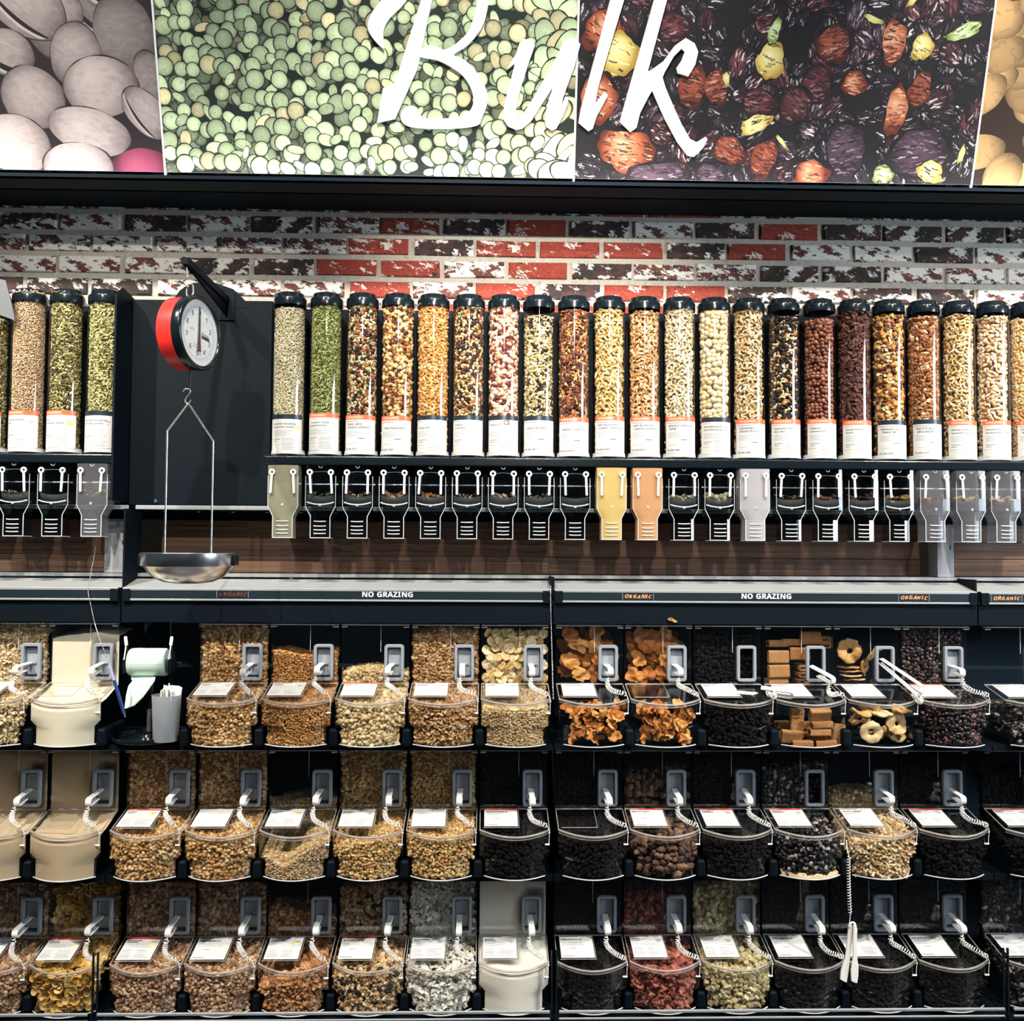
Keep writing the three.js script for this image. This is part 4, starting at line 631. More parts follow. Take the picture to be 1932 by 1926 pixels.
// ---------------------------------------------------------------- clear scoop bins in three tiers
const BHW = 0.0955, BHL = 0.0825, PANZ = 0.43, oz = 0.4;
const bh = ROW[0].lidFront - ROW[0].bottom, lt = ROW[0].lidTop - ROW[0].bottom, ut = ROW[0].top - ROW[0].bottom, lipY = 0.052;
const arcZ = (x, hw = BHW) => FRZ - (FRZ - CORZ) * (x / hw) ** 2 - oz;
const lidY = (z) => lt + (bh - lt) * (z + oz - LIDZ) / (FRZ - LIDZ);
const POCKET_Y = H(1250, PANZ) - ROW[0].bottom;
const BG = {};
{
  const N = 13, xs = [...Array(N)].map((_, j) => -1 + 2 * j / (N - 1));
  const rows = [[0, BHL], [lipY - 0.004, BHL], [lipY + 0.004, BHW], [0.085, BHW], [null, BHW]];
  const wall = sheet(rows.length, N + 2, (i, j) => { const [y, hw] = rows[i], k = j - 1; const x = k < 0 ? -hw : k >= N ? hw : xs[k] * hw; const z = k < 0 || k >= N ? 0.3 - oz : arcZ(x, hw); return V(x, y === null ? (k < 0 || k >= N ? lt : lidY(z) - 0.001) : y, z); });
  BG.body = wall.toNonIndexed(); BG.body.computeVertexNormals();
  const pw = [0.053 - 0.0215, 0.053 + 0.0215], ph = [POCKET_Y - 0.045, POCKET_Y + 0.045], pz = [PANZ - oz - 0.001, PANZ - oz + 0.001];
  BG.panel = mergeAll([bx(-BHW, pw[0], lt, ut, ...pz), bx(pw[1], BHW, lt, ut, ...pz), bx(pw[0], pw[1], lt, ph[0], ...pz), bx(pw[0], pw[1], ph[1], ut, ...pz), bx(-BHW, -BHW + 0.0015, lt, ut, 0.28 - oz, PANZ - oz), bx(BHW - 0.0015, BHW, lt, ut, 0.28 - oz, PANZ - oz)]);
  BG.lid = sheet(6, N, (i, j) => { const x = xs[j] * (BHW - 0.001), z = (LIDZ - oz) + (arcZ(x) - (LIDZ - oz)) * i / 5; return V(x, lidY(z), z); });
  const front = xs.map((t) => V(t * (BHW - 0.001), lidY(arcZ(t * BHW)), arcZ(t * BHW)));
  BG.rim = mergeAll([tube(front, 0.0035, 24, 6), tube(front.map((p) => V(p.x, p.y - 0.007, p.z + 0.0005)), 0.0014, 24, 5)]);
  BG.lidEdge = mergeAll([bar(V(-BHW + 0.002, lt, LIDZ - oz), V(BHW - 0.002, lt, LIDZ - oz), 0.0022, 6), bar(V(-BHW + 0.001, lt, LIDZ - oz), front[0], 0.0016, 6), bar(V(BHW - 0.001, lt, LIDZ - oz), front[N - 1], 0.0016, 6)]);
  BG.foot = tube(xs.map((t) => V(t * BHL, 0.0018, arcZ(t * BHL, BHL) + 0.0005)), 0.0016, 24, 6);
  const fl = PANZ - oz + 0.021, tp = ut - 0.001;
  BG.topEdge = mergeAll([rbx(-BHW, BHW, tp - 0.003, tp, PANZ - oz, fl, 0.001, 1), bar(V(-BHW, tp - 0.008, fl - 0.006), V(-BHW + 0.016, tp - 0.008, fl - 0.006), 0.0018, 6), bar(V(BHW - 0.016, tp - 0.008, fl - 0.006), V(BHW, tp - 0.008, fl - 0.006), 0.0018, 6)]);
  BG.seam = bx(0.0135, 0.0148, POCKET_Y + 0.03, ut - 0.005, PANZ - oz + 0.001, PANZ - oz + 0.0022);
  // label holder: a clear tilted slab with the printed card on it
  const cx0 = -0.086, cx1 = 0.012, z0 = 0.448 - oz, z1 = 0.543 - oz, th = Math.atan2(lt - bh, FRZ - LIDZ);
  const on = (x, z, up) => V(x, lidY(z) + up, z + up * 0.2);
  BG.card = sheet(2, 2, (i, j) => on(j ? cx1 - 0.003 : cx0 + 0.003, i ? z0 : z1, 0.0072));
  const slab = bx(cx0, cx1, 0, 0.004, -0.05, 0.05); slab.rotateX(th); slab.translate(0, lidY((z0 + z1) / 2) + 0.0022, (z0 + z1) / 2 + 0.001); BG.holder = slab;
  BG.holderEdge = mergeAll([bar(on(cx0, z1 + 0.003, 0.005), on(cx1, z1 + 0.003, 0.005), 0.0012, 5), bar(on(cx1, z1 + 0.003, 0.005), on(cx1, z0, 0.005), 0.0011, 5)]);
  // scoop pocket: rounded frame let into the upper panel, with a liner
  const rr_ = (w, h, r) => { const s = new THREE.Shape(); s.moveTo(-w + r, -h); s.lineTo(w - r, -h); s.quadraticCurveTo(w, -h, w, -h + r); s.lineTo(w, h - r); s.quadraticCurveTo(w, h, w - r, h); s.lineTo(-w + r, h); s.quadraticCurveTo(-w, h, -w, h - r); s.lineTo(-w, -h + r); s.quadraticCurveTo(-w, -h, -w + r, -h); return s; };
  const f = rr_(0.0265, 0.05, 0.009); f.holes.push(rr_(0.0205, 0.044, 0.006)); BG.pocket = new THREE.ExtrudeGeometry(f, { depth: 0.01, bevelEnabled: true, bevelSize: 0.0012, bevelThickness: 0.0012, bevelSegments: 1, curveSegments: 5 });
  BG.liner = (() => { const h = 0.0435, w = 0.02, d = -0.016; return mergeAll([bx(-w, w, -h, h, d - 0.002, d), bx(-w - 0.001, -w, -h, h, d, 0.002), bx(w, w + 0.001, -h, h, d, 0.002), bx(-w, w, -h - 0.001, -h, d, 0.002), bx(-w, w, h, h + 0.001, d, 0.002)]); })();
  BG.blade = (() => { const s = rr_(0.0165, 0.036, 0.007), g = new THREE.ExtrudeGeometry(s, { depth: 0.004, bevelEnabled: true, bevelSize: 0.002, bevelThickness: 0.003, bevelSegments: 2, curveSegments: 4 }); g.translate(0, 0, -0.011); return mergeAll([g, bx(-0.011, 0.011, -0.006, -0.003, -0.004, 0.001)]); })();
  // bent white handle: U strip seen end on
  const u = new THREE.Shape(); u.moveTo(0, 0.009); u.lineTo(0.075, 0.009); u.quadraticCurveTo(0.087, 0.008, 0.087, -0.002); u.quadraticCurveTo(0.087, -0.012, 0.075, -0.013); u.lineTo(0.03, -0.011); u.lineTo(0.03, -0.0085); u.lineTo(0.074, -0.0098); u.quadraticCurveTo(0.0835, -0.009, 0.0835, -0.002); u.quadraticCurveTo(0.0835, 0.005, 0.074, 0.0062); u.lineTo(0, 0.0062); u.closePath();
  BG.handle = new THREE.ExtrudeGeometry(u, { depth: 0.0145, bevelEnabled: true, bevelSize: 0.0006, bevelThickness: 0.0006, bevelSegments: 1, curveSegments: 6 }); BG.handle.translate(0, 0, -0.00725); BG.handle.rotateY(-Math.PI / 2);
  BG.clip = mergeAll([bar(V(0, 0, 0), V(0.001, 0.03, 0.002), 0.0009, 6), rbx(-0.011, 0.002, -0.003, 0.0008, -0.002, 0.002, 0.001, 1), new THREE.SphereGeometry(0.0026, 8, 6).translate(0.001, 0.031, 0.002)]);
  BG.block = rbx(-0.0125, 0.0125, -0.0035, 0.043, 0.4 - oz, 0.555 - oz, 0.008, 3);
}
function coil(a, b, sag, turns, r = 0.0055, w = 0.00125, mids) {
  const pts = mids ? [a, ...mids, b] : [a, a.clone().add(V(-0.003, -0.018, 0.004)), a.clone().lerp(b, 0.45).add(V(-sag * 0.7, -sag * 0.6, 0.012)), b.clone().add(V(-0.012, 0.008, 0.003)), b];
  const cv = new THREE.CatmullRomCurve3(pts), n = turns * 9, fr = cv.computeFrenetFrames(n), q = [];
  for (let k = 0; k <= n; k++) { const p = cv.getPointAt(k / n), t = k / 9 * Math.PI * 2, e = Math.min(1, k / 12, (n - k) / 12); q.push(p.addScaledVector(fr.normals[k], Math.cos(t) * r * e).addScaledVector(fr.binormals[k], Math.sin(t) * r * e)); }
  return new THREE.TubeGeometry(new THREE.CatmullRomCurve3(q), n * 2, w, 4);
}
// printed cards on a shared sheet
const [carC, carG] = canvas(2048, 2048); const CW = 256, CHh = 224; carG.fillStyle = '#c4c3bf'; carG.fillRect(0, 0, 2048, 2048);
let cardN = 0;
function card(kind) {
  const k = cardN++, x = (k % 8) * CW, y = Math.floor(k / 8) * CHh, g = carG;
  if (kind !== 'blank') {
    if (kind.includes('r')) { g.fillStyle = '#c8402c'; g.fillRect(x, y, CW, 20); g.fillStyle = '#f0c0b0'; g.font = 'bold 15px sans-serif'; if (kind.includes('o')) g.fillText('ORGANIC', x + 8, y + 15); } else { g.fillStyle = '#3a3d40'; g.fillRect(x + 4, y + 4, CW * 0.55, 9); }
    if (kind.includes('h')) { g.fillStyle = '#2a2d30'; for (let q = 0, cx = x + 16; q < 9; q++) { const w = rr(8, 18); g.fillRect(cx, y + 34 + rr(-2, 2), w, rr(9, 14)); cx += w + rr(3, 7); } g.fillStyle = '#8f9396'; for (let q = 0; q < 3; q++) g.fillRect(x + 16, y + 66 + q * 13, rr(90, 190), 4); g.fillStyle = '#a2625a'; g.fillRect(x + 70, y + 122, 50, 6); g.fillStyle = '#b9bdbf'; g.beginPath(); g.ellipse(x + 190, y + 178, 42, 22, 0, 0, 7); g.fill(); g.fillStyle = '#777c80'; g.fillRect(x + 14, y + 200, 90, 8); } else {
      g.fillStyle = '#474c50'; g.fillRect(x + 12, y + 30, rr(60, 120), 9); g.fillRect(x + 12, y + 46, rr(40, 90), 8); g.fillStyle = '#a5a9ac'; for (let q = 0; q < 4; q++) g.fillRect(x + 12, y + 68 + q * 11, rr(100, 160), 4);
      g.strokeStyle = '#8d9194'; g.lineWidth = 2; g.strokeRect(x + 184, y + 24, 60, 78); g.fillStyle = '#5c6164'; g.fillRect(x + 194, y + 44, 40, 8); g.fillRect(x + 200, y + 62, 28, 7); if (kind.includes('y')) { g.fillStyle = '#e6d24a'; g.fillRect(x + 194, y + 58, 40, 18); }
      for (let q = 0; q < 6; q++) { g.fillStyle = `rgba(120,126,130,${rr(0.4, 0.85)})`; g.fillRect(x + 12, y + 126 + q * 14, rr(60, 90), 6); g.fillRect(x + 120, y + 126 + q * 14, rr(50, 120), 6); }
    }
  }
  const gq = BG.card.clone(), u = gq.attributes.uv; for (let n = 0; n < u.count; n++) u.setXY(n, (x + 2 + u.getX(n) * (CW - 4)) / 2048, 1 - (y + 2 + (1 - u.getY(n)) * (CHh - 4)) / 2048);
  return gq;
}
const cardT = tex(carC), cardM = new THREE.MeshStandardMaterial({ map: cardT, roughness: 0.4 });
// heap surface of a bin: point and normal at (x, s along the profile)
function heap(opt, inset) {
  const { f = 0.9, u = 0, dip = 0, tilt = 0 } = opt;
  const prof = (x) => {
    const hw = BHW - inset - 0.002, t = x / hw, yl = Math.max(0.02, bh * f + tilt * t - dip * Math.exp(-((t + 0.25) ** 2) * 5));
    const yf = Math.min(yl, lidY(arcZ(x)) - 0.008 - inset), yb = u > 0 ? Math.min(lt - 0.004 - inset, yf + 0.03) : Math.min(lt + 0.012, yf + 0.045);
    const pts = [[inset * 0.6 + 0.001, arcZ(x) - inset - 0.002, x], [yf, arcZ(x) - inset - 0.002, x], [yb, PANZ - oz - inset - 0.003, x]];
    if (u > 0) pts.push([lt + (ut - lt) * Math.min(0.985, u + 0.05 * Math.sin(t * 2.3 + u * 9)) - inset * 0.4, PANZ - oz - inset - 0.003, x]);
    const l = pts[pts.length - 1]; pts.push([l[0] + 0.012, 0.31 - oz, x]); return pts;
  };
  return prof;
}
function squeeze(y, x) { return y < lipY ? x * (BHL - 0.003) / BHW : x; }
function binHeap(t, opt) {
  const powder = opt.powder, r = powder ? null : R[opt.r], s = powder ? 0.003 : r.s, inset = powder ? 0 : Math.min(0.034, s * 2.8);
  const prof = heap(opt, inset), NX = powder ? 25 : 11, hw = BHW - inset - 0.0025;
  const n = prof(0).length, sub = powder ? 7 : 3, rowsN = (n - 1) * sub + 1;
  const g = sheet(rowsN, NX, (i, j) => { const x = (-1 + 2 * j / (NX - 1)) * hw, P = prof(x), k = Math.min(n - 2, Math.floor(i / sub)), w = i / sub - k, a = P[k], b = P[k + 1]; const y = a[0] + (b[0] - a[0]) * w; let z = a[1] + (b[1] - a[1]) * w, yy = y; if (powder && k >= 1 && k !== n - 3) { yy += 0.006 * noise.noise(x * 30, z * 30, opt.px * 0.01) - 0.004; } if (Math.abs(x - 0.053) < 0.03 && Math.abs(y - POCKET_Y) < 0.053) z = Math.min(z, PANZ - oz - 0.026); return V(squeeze(y, x), yy, z); });
  const cm = mesh(powder ? 'contents' : 'contents_core', g, powder ? powder : std(meanColour(r), 0.85), t); cm.userData.kind = 'stuff';
  if (powder) return;
  const pr = heap(opt, s * 0.68), places = [], hw2 = BHW - s * 0.6 - 0.002;
  for (let layer = 0; layer < 3; layer++) for (let x = -hw2 + s * 0.3; x < hw2; x += s * 1.0) {
    const P = pr(x); let off = rnd() * s;
    for (let k = 0; k < P.length - 1; k++) {
      const [y0, z0] = P[k], [y1, z1] = P[k + 1], L = Math.min(Math.hypot(y1 - y0, z1 - z0), k === P.length - 2 ? 0.06 : 9), nn = V(0, -(z1 - z0), y1 - y0).normalize(); if (nn.y < -0.2) nn.negate();
      for (let d = off; d < L; d += s * 1.0) { const w = d / Math.hypot(y1 - y0, z1 - z0), xx = x + rr(-0.36, 0.36) * s, y = y0 + (y1 - y0) * w + rr(-0.3, 0.3) * s, z = z0 + (z1 - z0) * w; const q = V(squeeze(y, xx), Math.max(y, s * 0.5), z).addScaledVector(nn, -0.9 * layer * s + rr(-0.16, 0.05) * s); if (Math.abs(q.x - 0.053) < 0.0225 + s * 0.45 && Math.abs(q.y - POCKET_Y) < 0.046 + s * 0.45 && q.z > PANZ - oz - 0.022 - s * 0.6) continue; places.push({ p: q, n: nn.clone().add(V(rr(-0.2, 0.2), rr(-0.2, 0.2), 0)).normalize(), deep: layer > 0 || k === P.length - 2 }); }
      off = rnd() * s * 0.5;
    }
  }
  scatter(t, r, places, 'contents', 300);
}
const cream = std('#cfc6ae', 0.9), beige = std('#b09c7c', 0.9), whitePow = std('#cfcabd', 0.9);
// [row, px, what, card, short name, utensil look]
const tierName = ['top', 'middle', 'bottom'];
const BINS = [
  [0, -23, { r: 'oats', f: 0.98, u: 0.97 }, 'x', 'pale oat bin', 'in'],
  [0, 120, { powder: cream, f: 1, u: 0.8 }, 'b', 'cream flour bin', 'in'],
  [0, 416, { r: 'granola', f: 0.98, u: 0.98 }, 'w', 'granola bin beside the paper cup', 'in'],
  [0, 557, { r: 'cereal', f: 0.95, u: 0.5 }, 'w', 'half full orange cereal bin', 'in'],
  [0, 697, { r: 'cerealPale', f: 0.98, u: 0.2 }, 'wr', 'nearly empty pale cereal bin', 'in'],
  [0, 836, { r: 'cluster', f: 0.94, u: 0.88 }, 'w', 'oat cluster bin beside the banana chips', 'in'],
  [0, 973, { r: 'bran', f: 0.8, u: 0 }, 'w', 'banana chip bin', 'in'],
  [0, 1121, { none: 'mango' }, 'h', 'first dried mango bin by the bead chain', 'in'],
  [0, 1257, { none: 'mango' }, 'blankless', 'second dried mango bin beside the black fruit', 'in'],
  [0, 1395, { r: 'blackRaisin', f: 0.92, u: 0.97 }, 'w', 'black fruit bin with the empty pocket', 'lid'],
  [0, 1532, { none: 'fig' }, 'w', 'fig bar bin', 'hang'],
  [0, 1669, { none: 'apple' }, 'w', 'dried apple ring bin', 'tongs'],
  [0, 1805, { r: 'cherry', f: 0.92, u: 0.96 }, 'wr', 'dark cherry bin', 'in'],
  [0, 1966, { r: 'darkNib', f: 0.3, u: 0 }, 'w', 'last top bin past the seam', 'none'],
  [1, -23, { powder: beige, f: 1, u: 0.96 }, 'b', 'cut off beige flour bin', 'out'],
  [1, 119, { powder: beige, f: 1, u: 0.96 }, 'b', 'beige flour bin', 'out'],
  [1, 271, { r: 'granola', f: 0.9, u: 0.95, dip: 0.008 }, 'roy', 'granola bin under the bag roll', 'out'],
  [1, 413, { r: 'granola', f: 0.93, u: 0.95 }, 'blank', 'granola bin with the blank card', 'out'],
  [1, 554, { r: 'bran', f: 0.62, u: 0.12, dip: 0.03, tilt: 0.02 }, 'wy', 'half empty granola bin with a scooped hollow', 'out'],
  [1, 693, { r: 'golden', f: 0.8, u: 0.95, tilt: 0.012 }, 'w', 'golden granola bin right of the hollow one', 'out'],
  [1, 832, { r: 'golden', f: 0.97, u: 0.95 }, 'blank', 'full golden granola bin with a blank card', 'out'],
  [1, 971, { r: 'blackRaisin', f: 0.85, u: 0.9 }, 'rh', 'black bin left of the seam', 'out'],
  [1, 1120, { r: 'blackRaisin', f: 0.8, u: 0.8 }, 'none', 'black bin with an empty card holder', 'out'],
  [1, 1256, { r: 'fig', f: 0.82, u: 0.6 }, 'roh', 'brown fig bin', 'out'],
  [1, 1393, { r: 'blackRaisin', f: 0.8, u: 0.8 }, 'ro', 'black bin between the figs and the pale crumbs', 'out'],
  [1, 1530, { r: 'darkNib', f: 0.8, u: 0.7 }, 'ro', 'dark nib bin with pale crumbs at its bottom', 'empty'],
  [1, 1667, { r: 'almondStick', f: 0.86, u: 0.2, tilt: 0.014 }, 'h', 'slivered almond bin', 'out'],
  [1, 1803, { r: 'blackRaisin', f: 0.8, u: 0.8 }, 'ro', 'black bin beside the slivered almonds', 'out'],
  [1, 1966, { r: 'blackRaisin', f: 0.7, u: 0.6 }, 'ro', 'last middle bin past the seam', 'none'],
  [2, -23, { r: 'granolaBrown', f: 0.9, u: 0.9 }, 'w', 'cut off brown granola bin', 'out'],
  [2, 119, { r: 'discs', f: 0.9, u: 0.8 }, 'wry', 'yellow corn puff bin', 'out'],
  [2, 271, { r: 'granolaBrown', f: 0.95, u: 0.9 }, 'rwy', 'brown granola bin beside the corn puffs', 'out'],
  [2, 412, { r: 'granolaBrown', f: 0.97, u: 0.9 }, 'h', 'brown granola bin with a handwritten card', 'out'],
  [2, 552, { r: 'chunky', f: 0.75, u: 0.4, tilt: 0.02 }, 'wy', 'orange granola bin with large clumps', 'out'],
  [2, 693, { r: 'blackMix', f: 0.85, u: 0.8 }, 'rh', 'granola bin with black raisins', 'out'],
  [2, 831, { r: 'coconut', f: 0.97, u: 0.95 }, 'w', 'white coconut flake bin', 'out'],
  [2, 969, { powder: whitePow, f: 1, u: 0.96 }, 'w', 'white powder bin', 'out'],
  [2, 1118, { r: 'blackRaisin', f: 0.85, u: 0.9 }, 'h', 'black bin right of the white powder', 'out'],
  [2, 1256, { r: 'redChunk', f: 0.85, u: 0.7 }, 'w', 'reddish fruit chunk bin', 'out'],
  [2, 1393, { r: 'ginger', f: 0.9, u: 0.8 }, 'w', 'pale ginger cube bin', 'out'],
  [2, 1530, { r: 'blackRaisin', f: 0.85, u: 0.9 }, 'h', 'black bin right of the ginger cubes', 'out'],
  [2, 1666, { r: 'blackRaisin', f: 0.85, u: 0.9 }, 'w', 'black bin behind the hanging tongs', 'out'],
  [2, 1803, { r: 'blackRaisin', f: 0.85, u: 0.9 }, 'h', 'black bin right of the hanging tongs', 'out'],
  [2, 1966, { r: 'darkNib', f: 0.85, u: 0.8 }, 'w', 'last bottom bin past the seam', 'none'],
];
const binAt = {};
BINS.forEach(([row, px, opt, kind, short, ut_], k) => {
  const x = U(px, [1400, 1645, 1885][row], 0.56).x, y0 = ROW[row].bottom; opt.px = px; binAt[short] = [x, y0];
  const t = thing('scoop_bin', `clear ${short} on the ${tierName[row]} tier`, 'bin', [x, y0, oz], 'clear scoop bins');
  if (!opt.none) binHeap(t, opt);
  mesh('bin_body', BG.body, M.clear, t); mesh('upper_panel', BG.panel, M.clear, t); mesh('panel_edge', BG.topEdge, M.edge, t); mesh('panel_seam', BG.seam, M.edge, t);
  const lid = mesh('lid', BG.lid, M.clearSoft, t); mesh('lid_rim', BG.rim, M.rim, lid); mesh('lid_edge', BG.lidEdge, M.rim, lid);
  mesh('bottom_edge', BG.foot, M.edge, t);
  const hold = mesh('card_holder', BG.holder, M.clear, t); mesh('holder_edge', BG.holderEdge, M.rim, hold);
  if (kind !== 'none' && kind !== 'blankless' && kind !== 'b') mesh('paper_card', card(kind), cardM, t);
  const pc = [0.053, H(1250, PANZ) - ROW[0].bottom, PANZ - oz + 0.001];
  const pocket = mesh('scoop_pocket', BG.pocket, M.pocket, t, pc);
  if (ut_ !== 'lid' && ut_ !== 'hang' && ut_ !== 'tongs' && ut_ !== 'empty') mesh('pocket_liner', BG.liner, M.pocketIn, pocket);
  const pegX = 0.0925, peg = V(pegX, bh - 0.026, 0.5585 - oz);
  mesh('tether_clip', BG.clip, M.white, t, [peg.x, peg.y, peg.z]);
  // the utensil on its coiled cord
  if (ut_ === 'none' || ut_ === 'empty') return;
  const base = [x + pc[0], y0 + pc[1], oz + pc[2]], loc = (v) => V(x + v.x - base[0], y0 + v.y - base[1], oz + v.z - base[2]);
  const S = thing(ut_ === 'tongs' ? 'serving_tongs' : 'scoop', `white ${ut_ === 'tongs' ? 'tongs' : 'scoop'} on coiled cord at the ${short}`, 'utensil', base, 'tethered utensils');
  const end = loc(peg).add(V(-0.004, 0.047, 0.006));
  let from = V(-0.008, -0.018, 0.088);
  if (ut_ === 'in' || ut_ === 'out') {
    const h = mesh('handle', BG.handle, M.offwhite, S, [-0.006 + rr(-0.002, 0.002), -0.012, -0.001]); h.rotation.set(rr(0.02, 0.1), rr(-0.05, 0.05), 0);
    mesh('blade', BG.blade, M.pocketIn, S);
    from = V(-0.009, -0.03, 0.082);
  } else if (ut_ === 'lid') {
    const h = mesh('handle', BG.handle, M.offwhite, S, [0.016, -0.062, 0.1]); h.rotation.set(0.2, 1.2, 0.3); mesh('blade', rbx(-0.02, 0.02, -0.001, 0.003, -0.045, 0.01, 0.001).rotateY(0.9).translate(-0.012, -0.072, 0.105), M.offwhite, S); from = V(0.045, -0.058, 0.13);
  } else if (ut_ === 'hang') {
    const h = mesh('handle', BG.handle, M.offwhite, S, [-0.012, -0.014, 0.0]); h.rotation.set(0.35, 0.5, 0); from = V(0.014, -0.05, 0.075);
  } else {
    const a = V(-0.006, 0.008, -0.01), b = V(0.05, -0.06, 0.125);
    for (const s of [0, 1]) { const arm = rbx(-0.0075, 0.0075, -0.0012, 0.0012, 0, a.distanceTo(b), 0.001, 1); arm.rotateX(0.06 * (s ? 1 : -1)); arm.translate(0, s ? -0.007 : 0.007, 0); arm.applyQuaternion(new THREE.Quaternion().setFromUnitVectors(V(0, 0, 1), b.clone().sub(a).normalize())); arm.translate(a.x, a.y, a.z); mesh('arm', arm, M.offwhite, S); }
    mesh('bend', new THREE.SphereGeometry(0.011, 12, 8).scale(0.9, 0.8, 0.7).translate(b.x, b.y, b.z), M.offwhite, S); from = b.clone().add(V(0, -0.01, 0.004));
  }
  mesh('cord_tail', bar(end, loc(peg).add(V(0.001, 0.0352, 0.0045)), 0.0011, 6), M.offwhite, S);
  mesh('coiled_cord', coil(from, end, rr(0.008, 0.02), 14 + Math.floor(rnd() * 4), 0.006, 0.00125), M.offwhite, S);
});
cardT.needsUpdate = true;
// blocks between the bins, parts of each bay's shelves
for (const o of [...scene.children]) if (o.userData.category === 'shelf') {
  const i = ['holding the two', 'granola bins', 'dried fruit', 'cut off'].findIndex((q) => o.userData.label.includes(q)), [x0, x1] = SECT[i];
  const shelves = o.children.filter((c) => c.name === 'shelf');
  shelves.forEach((sh, r) => { const pxs = BINS.filter((b) => b[0] === r).map((b) => U(b[1], [1400, 1645, 1885][r], 0.56).x); const at = []; pxs.forEach((p, n) => { if (n && p - pxs[n - 1] < 0.26) at.push((p + pxs[n - 1]) / 2); }); if (r === 0) at.push(U(345, 1400, 0.56).x, U(188, 1400, 0.56).x); for (const q of at) if (q > x0 + 0.012 && q < x1 - 0.012) mesh('divider_block', BG.block, M.black, sh, [q, ROW[r].bottom, oz]); });
}
// pale crumbs on the floor of the dark nib bin
{ const [x, y] = binAt['dark nib bin with pale crumbs at its bottom']; const c = mesh('crumb_layer', sheet(4, 15, (i, j) => { const q = (-1 + j / 7) * 0.078; return V(q, [0.002, 0.009 + 0.004 * Math.sin(j), 0.013 + 0.003 * Math.sin(j * 1.7), 0.014][i], arcZ(q, BHL) - [0.003, 0.003, 0.008, 0.05][i]); }), std('#cbb38a', 0.9), scene, [x, y, oz]); tag(c, 'layer of pale crumbs along the bottom of the dark nib bin', 'crumbs', null, 'stuff'); }
